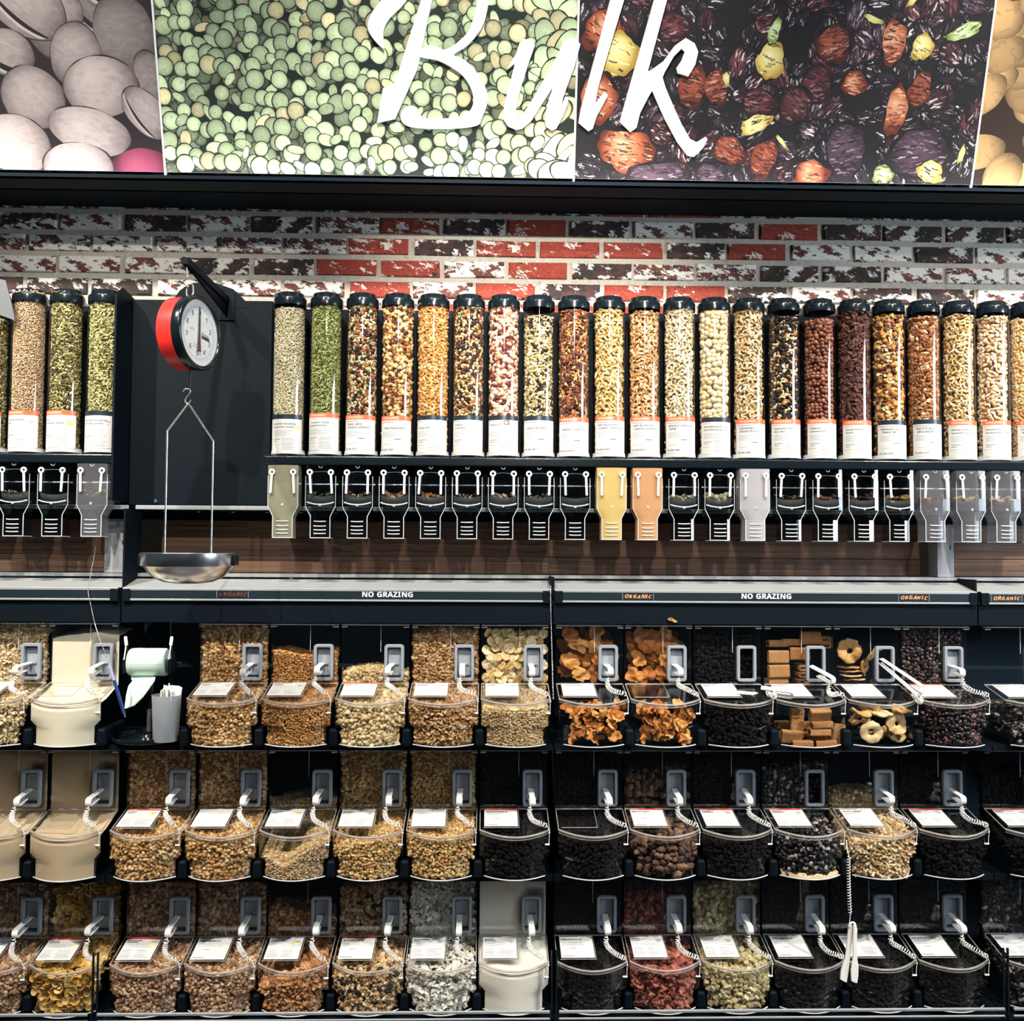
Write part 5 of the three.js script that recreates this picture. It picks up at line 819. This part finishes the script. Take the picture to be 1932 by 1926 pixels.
// ---------------------------------------------------------------- single pieces lying in bins: mango, banana, fig bars, apple rings
function piece(name, geo, hex, p, size, q, label, cat, group) {
  const o = mesh(name, geo, tinted(hex, 0), scene); o.position.copy(p); o.scale.set(...(Array.isArray(size) ? size : [size, size, size])); o.quaternion.copy(q); return tag(o, label, cat, group);
}
const facing = (tilt, roll = rnd() * 6.283) => new THREE.Quaternion().setFromEuler(new THREE.Euler(rr(-tilt, tilt), rr(-tilt, tilt), roll, 'XYZ'));
{
  const mango = ['#e29a48', '#d68434', '#eaab5c', '#c4742a', '#dd903c', '#b8702c'];
  [['first dried mango bin by the bead chain', 'dried mango slice in the bin by the bead chain', 0], ['second dried mango bin beside the black fruit', 'dried mango slice in the bin beside the black fruit', 1]].forEach(([key, label, w]) => {
    const [x, y] = binAt[key];
    const add = (lx, ly, z, s, tilt) => piece('dried_mango_slice', G[pick(['leaf', 'leaf2', 'leaf3'])], pick(mango), V(x + lx, y + ly, z), s, facing(tilt), label, 'dried fruit', w ? 'mango slices in the second bin' : 'mango slices in the first bin');
    for (let r = 0; r < 4; r++) for (let c = 0; c < 4; c++) { const lx = -0.062 + c * 0.04 + rr(-0.005, 0.005) + (r & 1 ? 0.01 : 0); if (Math.abs(lx) > 0.064) continue; const ly = lt + 0.024 + r * 0.041 + rr(-0.005, 0.005); if (!w && r > 2 && c === 1) continue; add(lx, Math.min(ly, ut - 0.034), PANZ - 0.026 - 0.009 * ((r + c) % 3), rr(0.048, 0.057), 0.22); }
    for (let n = 0; n < 12; n++) add([-0.05, 0, 0.05][n % 3] + rr(-0.008, 0.008), lt + 0.034 + 0.03 * Math.floor(n / 3) + rr(-0.004, 0.004), PANZ - 0.072 - 0.02 * ((n + Math.floor(n / 3)) % 3), rr(0.052, 0.06), 0.15);
    for (let n = 0; n < 46; n++) { const ly = 0.02 + 0.09 * n / 46 + rr(-0.004, 0.004), lim = ly < lipY + 0.01 ? 0.064 : 0.08, lx = rr(-lim, lim); add(lx, ly, arcZ(lx) + oz - rr(0.024, 0.046), rr(0.032, 0.042), 0.95); }
  });
  // banana chips behind the upper panel and along the top of the heap
  const [bxx, by] = binAt['banana chip bin'], ban = ['#e8cf94', '#dfc081', '#efdcae', '#d6b26e', '#e3c88a'];
  const starG = new THREE.IcosahedronGeometry(0.09, 0).scale(1, 0.75, 0.36).translate(0, 0, 0.022), starM = std('#6b4a22', 0.7);
  const chip = (p, s, q) => { const o = piece('banana_chip', G.chip, pick(ban), p, s, q, 'pale banana chip with a dark core in the banana chip bin', 'dried fruit', 'banana chips'); mesh('seed_core', starG, starM, o); };
  for (let r = 0; r < 8; r++) for (let c = 0; c < 8; c++) { const lx = -0.08 + c * 0.0228 + (r & 1 ? 0.011 : 0) + rr(-0.004, 0.004), ly = lt + 0.012 + r * 0.0212 + rr(-0.004, 0.004); if (lx > 0.084 || ly > ut - 0.012) continue; chip(V(bxx + lx, by + ly, PANZ - 0.013 - rr(0, 0.006)), rr(0.0265, 0.033), facing(0.6)); }
  for (let n = 0; n < 26; n++) chip(V(bxx + rr(-0.075, 0.075), by + lt + rr(0.01, 0.15), PANZ - rr(0.034, 0.046)), 0.029, facing(0.6));
  for (let n = 0; n < 16; n++) { const lx = -0.08 + n * 0.0107; chip(V(bxx + lx, by + bh * 0.8 + rr(0.004, 0.011), arcZ(lx) + oz - rr(0.022, 0.05)), 0.025, new THREE.Quaternion().setFromEuler(new THREE.Euler(-1.2 + rr(-0.4, 0.4), rr(-0.3, 0.3), rnd() * 6))); }
  // fig bars: baked sleeve round a dark filling
  const [fx, fy] = binAt['fig bar bin'];
  const sleeve = (() => { const s = new THREE.Shape(); const R2 = (w, h, r, sh) => { sh.moveTo(-w + r, -h); sh.lineTo(w - r, -h); sh.quadraticCurveTo(w, -h, w, -h + r); sh.lineTo(w, h - r); sh.quadraticCurveTo(w, h, w - r, h); sh.lineTo(-w + r, h); sh.quadraticCurveTo(-w, h, -w, h - r); sh.lineTo(-w, -h + r); sh.quadraticCurveTo(-w, -h, -w + r, -h); return sh; }; R2(0.018, 0.0095, 0.005, s); s.holes.push(R2(0.0135, 0.0055, 0.002, new THREE.Path())); const g = new THREE.ExtrudeGeometry(s, { depth: 0.058, bevelEnabled: true, bevelSize: 0.001, bevelThickness: 0.001, bevelSegments: 1, curveSegments: 4 }); g.translate(0, 0, -0.029); return g; })();
  const fill = bx(-0.0134, 0.0134, -0.0054, 0.0054, -0.0275, 0.0275), fillM = std('#2b1a12', 0.6), crust = (() => { const [c, g] = canvas(256, 256); g.fillStyle = '#c9c2ba'; g.fillRect(0, 0, 256, 256); for (let k = 0; k < 2600; k++) { const q = rr(90, 255); g.fillStyle = `rgba(${q},${q * 0.93},${q * 0.86},0.35)`; g.beginPath(); g.arc(rnd() * 256, rnd() * 256, rr(1, 6), 0, 7); g.fill(); } const t = tex(c); t.wrapS = t.wrapT = THREE.RepeatWrapping; t.repeat.set(24, 24); return ['#d39c60', '#c48a50', '#dca86c'].map((h) => std(h, 0.85, 0, { map: t, bumpMap: t, bumpScale: 0.0016 })); })();
  const bar_ = (px, py, z, rot, sx = 1, row = 0) => { const p = U(px, py, z), t = thing('fig_bar', 'golden brown fig bar with dark filling in the fig bar bin', 'biscuit', [p.x, p.y, p.z], 'fig bars'); t.rotation.set(...rot); t.scale.setScalar(sx); mesh('crust', sleeve, pick(crust), t); mesh('filling', fill, fillM, t); };
  const side = [1.35, 0, 1.5708, 'XYZ'];   // long side across, broad face to the front
  const S = (a = 0, b = 0) => [1.5708 + a, 0, 1.5708 + b];
  const face = (a = 0, b = 0) => { const e = new THREE.Euler().setFromQuaternion(new THREE.Quaternion().setFromEuler(new THREE.Euler(0, 0, a)).multiply(new THREE.Quaternion().setFromEuler(new THREE.Euler(0, Math.PI / 2, 0))).multiply(new THREE.Quaternion().setFromEuler(new THREE.Euler(0, 0, Math.PI / 2 + b)))); return [e.x, e.y, e.z]; };
  for (const [px, py, a, s] of [[1468, 1239, 0, 0.98], [1469, 1266, 0.03, 1], [1508, 1233, -0.02, 0.98], [1528, 1203, 0.04, 0.98]]) bar_(px, py, 0.413, face(a), s);
  for (const [px, py] of [[1466, 1285], [1466, 1214], [1492, 1212]]) bar_(px, py, 0.4, face(0, 1.45), 0.95);
  for (const [px, py] of [[1511, 1258], [1511, 1271], [1511, 1284], [1551, 1205], [1552, 1216]]) bar_(px, py, 0.392, [0.05, 0.1, rr(-0.05, 0.05)], 0.78);
  for (const [px, py, a, z] of [[1503, 1357, 1.5708, 0.5], [1503, 1357, 1.52, 0.47]]) bar_(px, py, z, face(a, 0), 1);
  for (const [px, py, a, b, z] of [[1547, 1349, 0.03, 0.5, 0.535], [1549, 1368, 0.05, 1.35, 0.535], [1545, 1381, 0, 1.5, 0.535], [1493, 1390, -0.08, 0.3, 0.53], [1512, 1403, 0.0, 1.5, 0.535], [1556, 1403, 0.04, 1.45, 0.53], [1540, 1393, -0.05, 1.5, 0.5], [1580, 1385, 1.4, 0.2, 0.52]]) bar_(px, py, z, face(a, b), 0.95);
  for (const [lx, ly, z] of [[-0.04, 0.02, 0.47], [0.02, 0.02, 0.47], [0.02, 0.045, 0.47], [-0.04, 0.045, 0.46]]) { const t = thing('fig_bar', 'golden brown fig bar with dark filling in the fig bar bin', 'biscuit', [fx + lx, fy + ly - 0.004, z], 'fig bars'); t.rotation.set(...face(0.02, 1.5)); mesh('crust', sleeve, pick(crust), t); mesh('filling', fill, fillM, t); }
  // apple rings
  const app = ['#dfba7c', '#d4a866', '#e6c792', '#cb9c5a'];
  const ring = (px, py, z, s, e) => piece('dried_apple_ring', rnd() < 0.5 ? G.ring : G.ring2, pick(app), U(px, py, z), s, new THREE.Quaternion().setFromEuler(new THREE.Euler(...e)), 'wrinkled dried apple ring in the apple ring bin', 'dried fruit', 'dried apple rings');
  ring(1603, 1228, 0.413, 0.073, [0, 0.15, 0.4]); ring(1631, 1259, 0.382, 0.05, [0.2, 1.0, 0.2]); ring(1648, 1234, 0.4, 0.06, [1.0, 0.6, 0.7]);
  for (const [px, py] of [[1600, 1258], [1604, 1266], [1605, 1274], [1612, 1282]]) ring(px, py, 0.385, [0.064, 0.064, 0.036], [1.53 + rr(-0.04, 0.04), rr(-0.04, 0.04), rnd() * 6]);
  ring(1644, 1381, 0.545, 0.062, [-0.15, -0.15, 0.3]); ring(1692, 1364, 0.535, 0.066, [-0.3, 0.35, 1.2]); ring(1690, 1366, 0.505, 0.052, [-0.3, 0.4, 0.2]); ring(1690, 1384, 0.51, 0.056, [-0.9, 0.3, 2]);
  for (const [px, py, z] of [[1624, 1344, 0.53], [1665, 1346, 0.53], [1700, 1338, 0.53], [1640, 1336, 0.5], [1680, 1386, 0.47], [1650, 1387, 0.47], [1672, 1378, 0.46], [1622, 1356, 0.51]]) ring(px, py, z, 0.058, [-1.4 + rr(-0.12, 0.12), rr(-0.35, 0.35), rnd() * 6]);
  const cr = U(1269, 1170, 0.472); piece('food_crumb', G.leaf, '#d9964a', cr, [0.026, 0.012, 0.02], new THREE.Quaternion().setFromEuler(new THREE.Euler(0.2, 0, -0.45)), 'orange crumb of dried fruit stuck on the black fascia', 'crumb');
}
// ---------------------------------------------------------------- hanging scale
{
  const zc = 0.73, cen = U(360, 629, zc), az = 1.27;
  const t = thing('hanging_scale', 'red hanging dial scale with a polished pan on wire arms', 'scale', [cen.x, cen.y, zc]);
  const turn = (g) => { g.rotateZ(-0.09); g.rotateY(az); return g; };
  const Rr = 0.094, th = 0.062;
  const red = std('#e03028', 0.32);
  mesh('housing', turn(new THREE.LatheGeometry([[0.0001, -th * 0.65], [Rr * 0.95, -th * 0.65], [Rr * 0.985, -th * 0.6], [Rr * 0.985, th * 0.12]].map((p) => new THREE.Vector2(...p)), 56).rotateX(Math.PI / 2)), red, t);
  mesh('bezel', turn(new THREE.LatheGeometry([[Rr * 0.98, th * 0.08], [Rr * 1.015, th * 0.1], [Rr * 1.015, th * 0.42], [Rr * 0.96, th * 0.5], [Rr * 0.9, th * 0.48], [Rr * 0.9, th * 0.36]].map((p) => new THREE.Vector2(...p)), 56).rotateX(Math.PI / 2)), M.blackGloss, t);
  const [c, g] = canvas(512, 512); g.fillStyle = '#e9ebea'; g.fillRect(0, 0, 512, 512); g.translate(256, 256);
  g.strokeStyle = '#a6aaac'; g.lineWidth = 5; g.beginPath(); g.arc(0, 0, 200, 0, 7); g.stroke();
  for (let k = 0; k < 100; k++) { const a = k / 100 * Math.PI * 2; g.lineWidth = k % 5 ? 1.5 : 3; g.strokeStyle = '#9a9ea0'; g.beginPath(); g.moveTo(Math.cos(a) * 206, Math.sin(a) * 206); g.lineTo(Math.cos(a) * (k % 5 ? 218 : 228), Math.sin(a) * (k % 5 ? 218 : 228)); g.stroke(); }
  g.fillStyle = '#2a3034'; g.font = 'bold 54px sans-serif'; g.textAlign = 'center'; g.textBaseline = 'middle'; for (let k = 0; k < 10; k++) { const a = k / 10 * Math.PI * 2 - Math.PI / 2; g.fillText(String(k), Math.cos(a) * 160, Math.sin(a) * 160); }
  g.fillStyle = '#262b30'; g.fillRect(40, 6, 110, 26); g.font = 'italic bold 40px serif'; g.fillText('Penn', 86, -4); g.fillStyle = '#a9adaf'; g.fillRect(-110, -20, 50, 8); g.fillRect(-120, -4, 70, 5); g.fillRect(-60, 96, 120, 5); g.fillRect(-50, 108, 100, 5); g.fillRect(-70, 120, 140, 5);
  const face = new THREE.CircleGeometry(Rr * 0.9, 48).translate(0, 0, th * 0.37); mesh('dial_face', turn(face), new THREE.MeshStandardMaterial({ map: tex(c), roughness: 0.5 }), t);
  const n = new THREE.Shape(); n.moveTo(-0.0025, 0.066); n.lineTo(0.0025, 0.066); n.lineTo(0.004, 0); n.lineTo(0.0075, -0.048); n.lineTo(-0.0075, -0.048); n.lineTo(-0.004, 0); n.closePath();
  const ng = new THREE.ExtrudeGeometry(n, { depth: 0.001, bevelEnabled: false }); ng.translate(0, 0, th * 0.4); ng.rotateZ(0.09); mesh('needle', turn(ng), std('#3a2630', 0.4), t);
  mesh('dial_glass', turn(new THREE.CircleGeometry(Rr * 0.9, 48).translate(0, 0, th * 0.46)), M.clear, t);
  // hook up to the arm
  const tip = U(352, 494, 0.74), L = (v) => V(v.x - cen.x, v.y - cen.y, v.z - zc), top = V(0.0, Rr * 1.0, 0);
  const hy = L(tip).y - 0.0175;
  mesh('hanger_hook', [tube([V(L(tip).x, hy + 0.004, 0.008), V(L(tip).x + 0.002, hy - 0.02, 0.008), V(L(tip).x - 0.008, hy - 0.034, 0.006), V(L(tip).x + 0.004, hy - 0.046, 0.004)], 0.0022, 20, 6), tube([V(-0.012, top.y + 0.004, 0), V(-0.013, top.y + 0.02, 0), V(-0.004, top.y + 0.034, 0.002), V(0.003, top.y + 0.03, 0), V(0.004, top.y + 0.012, 0), V(-0.002, top.y - 0.002, 0)], 0.0024, 24, 6)], M.wire, t);
  // S hook, bail and pan
  const sh = L(U(354, 748, zc));
  mesh('lower_stem', bar(V(0, -Rr, 0), V(0, sh.y + 0.018, 0), 0.002), M.blackGloss, t);
  mesh('s_hook', tube([V(-0.012, 0.012, 0), V(-0.005, 0.02, 0), V(0.006, 0.017, 0), V(0.005, 0.008, 0), V(-0.004, -0.004, 0), V(-0.006, -0.013, 0), V(0.001, -0.018, 0), V(0.009, -0.01, 0)].map((p) => p.add(sh)), 0.0017, 40, 6), M.wire, t);
  const pan = L(U(356, 1058, zc)), pr = 0.113, d = V(-Math.cos(az + 0.03) * 1, 0, Math.sin(az + 0.03)).multiplyScalar(pr * 0.93);
  const apex = sh.clone().add(V(0.002, -0.017, 0)), kneeY = L(U(354, 823, zc)).y, rimY = pan.y + 0.02;
  for (const s of [1, -1]) mesh('bail_wire', [bar(apex, V(pan.x + d.x * s, kneeY, pan.z + d.z * s), 0.0026, 8), bar(V(pan.x + d.x * s, kneeY, pan.z + d.z * s), V(pan.x + d.x * s, rimY - 0.012, pan.z + d.z * s), 0.0026, 8), new THREE.SphereGeometry(0.0027, 8, 6).translate(pan.x + d.x * s, kneeY, pan.z + d.z * s)], M.wire, t);
  mesh('pan', new THREE.LatheGeometry([[pr, 0.019], [pr + 0.002, 0.0205], [pr + 0.004, 0.019], [pr + 0.003, -0.012], [pr - 0.004, -0.014], [pr - 0.012, -0.026], [pr - 0.028, -0.042], [pr - 0.052, -0.053], [0.03, -0.057], [0.0001, -0.057], [0.0001, -0.055], [0.03, -0.055], [pr - 0.054, -0.051], [pr - 0.03, -0.04], [pr - 0.014, -0.024], [pr - 0.003, -0.012], [pr, 0.019]].map((p) => new THREE.Vector2(...p)), 64).translate(pan.x, pan.y, pan.z), M.pan, t);
  for (const s of [-1, 1]) mesh('pan_tab', rbx(pan.x + s * (pr + 0.003) - 0.006, pan.x + s * (pr + 0.003) + 0.006, pan.y - 0.012, pan.y + 0.016, pan.z - 0.02, pan.z + 0.02, 0.002), M.blackGloss, t);
}
// ---------------------------------------------------------------- bag roll, paper cup, pen, chains, hanging tongs
{
  const y0 = ROW[0].bottom, zt = 0.47;
  const tray = thing('round_tray', 'black round tray under the bag roll stand and paper cup', 'tray', [U(272, 1390, 0.5).x, y0, 0.47]);
  mesh('tray_plate', new THREE.LatheGeometry([[0.0001, 0.0], [0.092, 0.0], [0.096, 0.003], [0.096, 0.014], [0.093, 0.014], [0.092, 0.006], [0.0001, 0.006]].map((p) => new THREE.Vector2(...p)), 48), M.blackGloss, tray);
  const rc = U(281, 1249, zt), by = y0 + 0.0065;
  const st = thing('bag_roll_stand', 'black stand with white tipped side arms for the bag roll', 'stand', [rc.x, by, zt]);
  const ry = rc.y - by;
  mesh('pole', bar(V(-0.005, 0.004, -0.03), V(-0.005, ry - 0.022, -0.051), 0.006, 12), M.blackGloss, st); mesh('pole_shine_ring', new THREE.CylinderGeometry(0.0075, 0.0075, 0.06, 12).translate(-0.005, 0.04, -0.03), M.steel, st);
  mesh('foot', new THREE.CylinderGeometry(0.034, 0.037, 0.006, 28).translate(-0.005, 0.003, -0.024), M.blackGloss, st);
  mesh('cross_bar', rbx(-0.075, 0.075, ry - 0.02, ry - 0.005, -0.055, -0.047, 0.002), M.blackGloss, st);
  for (const s of [-1, 1]) { mesh('side_arm', [bar(V(s * 0.062, ry - 0.02, -0.05), V(s * 0.062, ry + 0.045, 0.0), 0.003, 8), rbx(s * 0.062 - 0.004, s * 0.062 + 0.004, ry - 0.03, ry + 0.01, -0.02, 0.02, 0.002)], M.blackGloss, st); mesh('arm_tip', rbx(-0.0045, 0.0045, -0.012, 0.014, -0.003, 0.003, 0.0028, 2).rotateZ(s * -0.12).translate(s * 0.0625, ry + 0.058, 0.006), M.white, st); mesh('arm_rod', bar(V(s * 0.062, ry + 0.048, 0.006), V(s * 0.061, ry + 0.01, 0.021), 0.0018, 6), M.white, st); }
  const bagM = phys('#cfe3d3', { roughness: 0.22, transmission: 0.12, thickness: 0, side: THREE.DoubleSide });
  const roll = thing('bag_roll', 'roll of pale green plastic produce bags with a loose tail', 'bag roll', [rc.x, rc.y, zt]);
  mesh('roll', sheet(33, 17, (i, j) => { const a = i / 32 * Math.PI * 2, x = -0.051 + 0.102 * j / 16, r = 0.039 + 0.0008 * noise.noise(a * 3, x * 60, 2) + (j === 0 || j === 16 ? -0.003 : 0); return V(x, Math.sin(a) * r, Math.cos(a) * r); }), bagM, roll);
  mesh('roll_core', new THREE.CylinderGeometry(0.037, 0.037, 0.0995, 24).rotateZ(Math.PI / 2), std('#c9d8cc', 0.7), roll);
  const tp = [[[250, 1284], [270, 1280], [293, 1277]], [[242, 1294], [262, 1290], [292, 1284]], [[238, 1310], [258, 1306], [284, 1296]], [[236, 1326], [250, 1324], [270, 1315]], [[235, 1337], [242, 1335], [254, 1331]]];
  mesh('bag_tail', sheet(5, 3, (i, j) => { const q = U(...tp[4 - i][j], zt + 0.04 + 0.006 * (4 - i) + (j === 1 ? 0.008 : 0)); return q.sub(rc); }), bagM, roll);
  mesh('tail_bridge', sheet(4, 3, (i, j) => { const a = U(tp[0][j][0], tp[0][j][1], zt + 0.04).sub(rc), b = V(-0.045 + j * 0.03, -0.037, 0.012); return a.lerp(b, i / 3).add(V(0, -0.004 * Math.sin(i / 3 * 3.1), 0)); }), bagM, roll);
  const cx = U(313, 1389, 0.53), cup = thing('paper_cup', 'grey cup stuffed with white paper slips', 'cup', [cx.x, by, 0.53]);
  const ch = H(1312, 0.53) - by;
  mesh('cup_wall', new THREE.LatheGeometry([[0.0001, 0.001], [0.0335, 0.001], [0.0385, ch - 0.002], [0.0395, ch], [0.038, ch], [0.0325, 0.004], [0.0001, 0.004]].map((p) => new THREE.Vector2(...p)), 40), std('#a6a9aa', 0.6), cup);
  const slipM = std('#f3f3f0', 0.6);
  for (let k = 0; k < 14; k++) { const a = k / 14 * 6.283 + rr(-0.2, 0.2), q = rr(0.004, 0.02), o = mesh('paper_slip', rbx(-0.014, 0.014, 0, rr(0.085, 0.1), -0.0008, 0.0008, 0.0004, 1), slipM, cup, [Math.cos(a) * q, ch - 0.07, Math.sin(a) * q]); o.rotation.set(Math.sin(a) * 0.12, -a + rr(-0.5, 0.5), -Math.cos(a) * 0.16); }
  // bead chains
  const beads = (pts, step, r) => { const cv = new THREE.CatmullRomCurve3(pts), n = Math.floor(cv.getLength() / step), gs = []; for (let k = 0; k <= n; k++) { const p = cv.getPointAt(k / n); gs.push(new THREE.IcosahedronGeometry(r, 1).translate(p.x, p.y, p.z)); } return mergeAll([...gs, new THREE.TubeGeometry(cv, 40, r * 0.3, 4)]); };
  const pen = thing('chained_pen', 'blue pen hanging on a thin bead chain beside the flour bin', 'pen');
  const pz = 0.585, pts = [U(181, 1030, 0.36), U(170, 1090, 0.45), U(166, 1113, 0.482), U(172, 1145, 0.5), U(179, 1176, 0.53), U(188, 1205, 0.55), U(200, 1236, 0.575), U(207, 1255, pz)];
  mesh('bead_chain', beads(pts, 0.0036, 0.0013), M.wire, pen);
  const pa = U(207, 1256, pz), pb = U(234, 1345, 0.565), pm = pa.clone().lerp(pb, 0.3);
  mesh('barrel', bar(pa, pm, 0.0042, 10), std('#aeb9d6', 0.35), pen); mesh('grip', bar(pm, pb, 0.0046, 10), std('#1d3f7c', 0.35), pen); mesh('pen_tip', bar(pb, pb.clone().add(pb.clone().sub(pa).normalize().multiplyScalar(0.012)), 0.002, 8), M.steel, pen);
  const bc = mesh('bead_chain', beads([U(1039, 1106, 0.48), U(1039, 1140, 0.487), U(1041, 1220, 0.5), U(1043, 1290, 0.55), U(1044, 1318, 0.57)], 0.0052, 0.0019), M.wire); tag(bc, 'white bead chain hanging from the seam of the price rails', 'chain');
  // tongs hanging on a long coil below the middle tier
  const hx = U(1600, 1600, 0.62), tg = thing('hanging_tongs', 'long white tongs dangling on a stretched coiled cord over the bottom tier', 'tongs', [hx.x, U(1607, 1850, 0.62).y, 0.62]);
  const T = (px, py, z = 0.62) => U(px, py, z).sub(tg.position);
  mesh('coiled_cord', coil(T(1601, 1612), T(1604, 1728), 0, 22, 0.0042, 0.0012, [T(1601, 1650), T(1602, 1690)]), M.offwhite, tg);
  mesh('cord_wire', [tube([T(1597, 1585, 0.56), T(1598, 1600, 0.6), T(1601, 1612)], 0.0011, 12, 5), tube([T(1604, 1728), T(1603, 1738), T(1601, 1748)], 0.0011, 10, 5)], M.offwhite, tg);
  const armS = (pts, z) => { const s = new THREE.Shape(pts.map(([x, y]) => { const q = T(x, y, z); return new THREE.Vector2(q.x, q.y); })); const g = new THREE.ExtrudeGeometry(s, { depth: 0.004, bevelEnabled: true, bevelSize: 0.0008, bevelThickness: 0.0008, bevelSegments: 1 }); g.translate(0, 0, z - 0.62); return g; };
  mesh('arm', armS([[1601, 1745], [1606, 1745], [1607, 1752], [1605, 1785], [1602, 1808], [1601, 1818], [1599, 1835], [1596, 1852], [1590, 1849], [1585, 1846], [1586, 1832], [1590, 1817], [1594, 1808], [1597, 1785]], 0.615), M.offwhite, tg);
  mesh('arm', armS([[1610, 1745], [1614, 1746], [1616, 1752], [1615, 1785], [1616, 1808], [1618, 1822], [1618, 1838], [1616, 1853], [1611, 1852], [1606, 1849], [1605, 1830], [1607, 1815], [1609, 1806], [1609, 1780]], 0.622), M.offwhite, tg);
  mesh('bend', tube([T(1603, 1748), T(1605, 1742), T(1609, 1740), T(1613, 1743), T(1614, 1749)], 0.0028, 16, 8), M.offwhite, tg);
}
renderer.render(scene, camera);
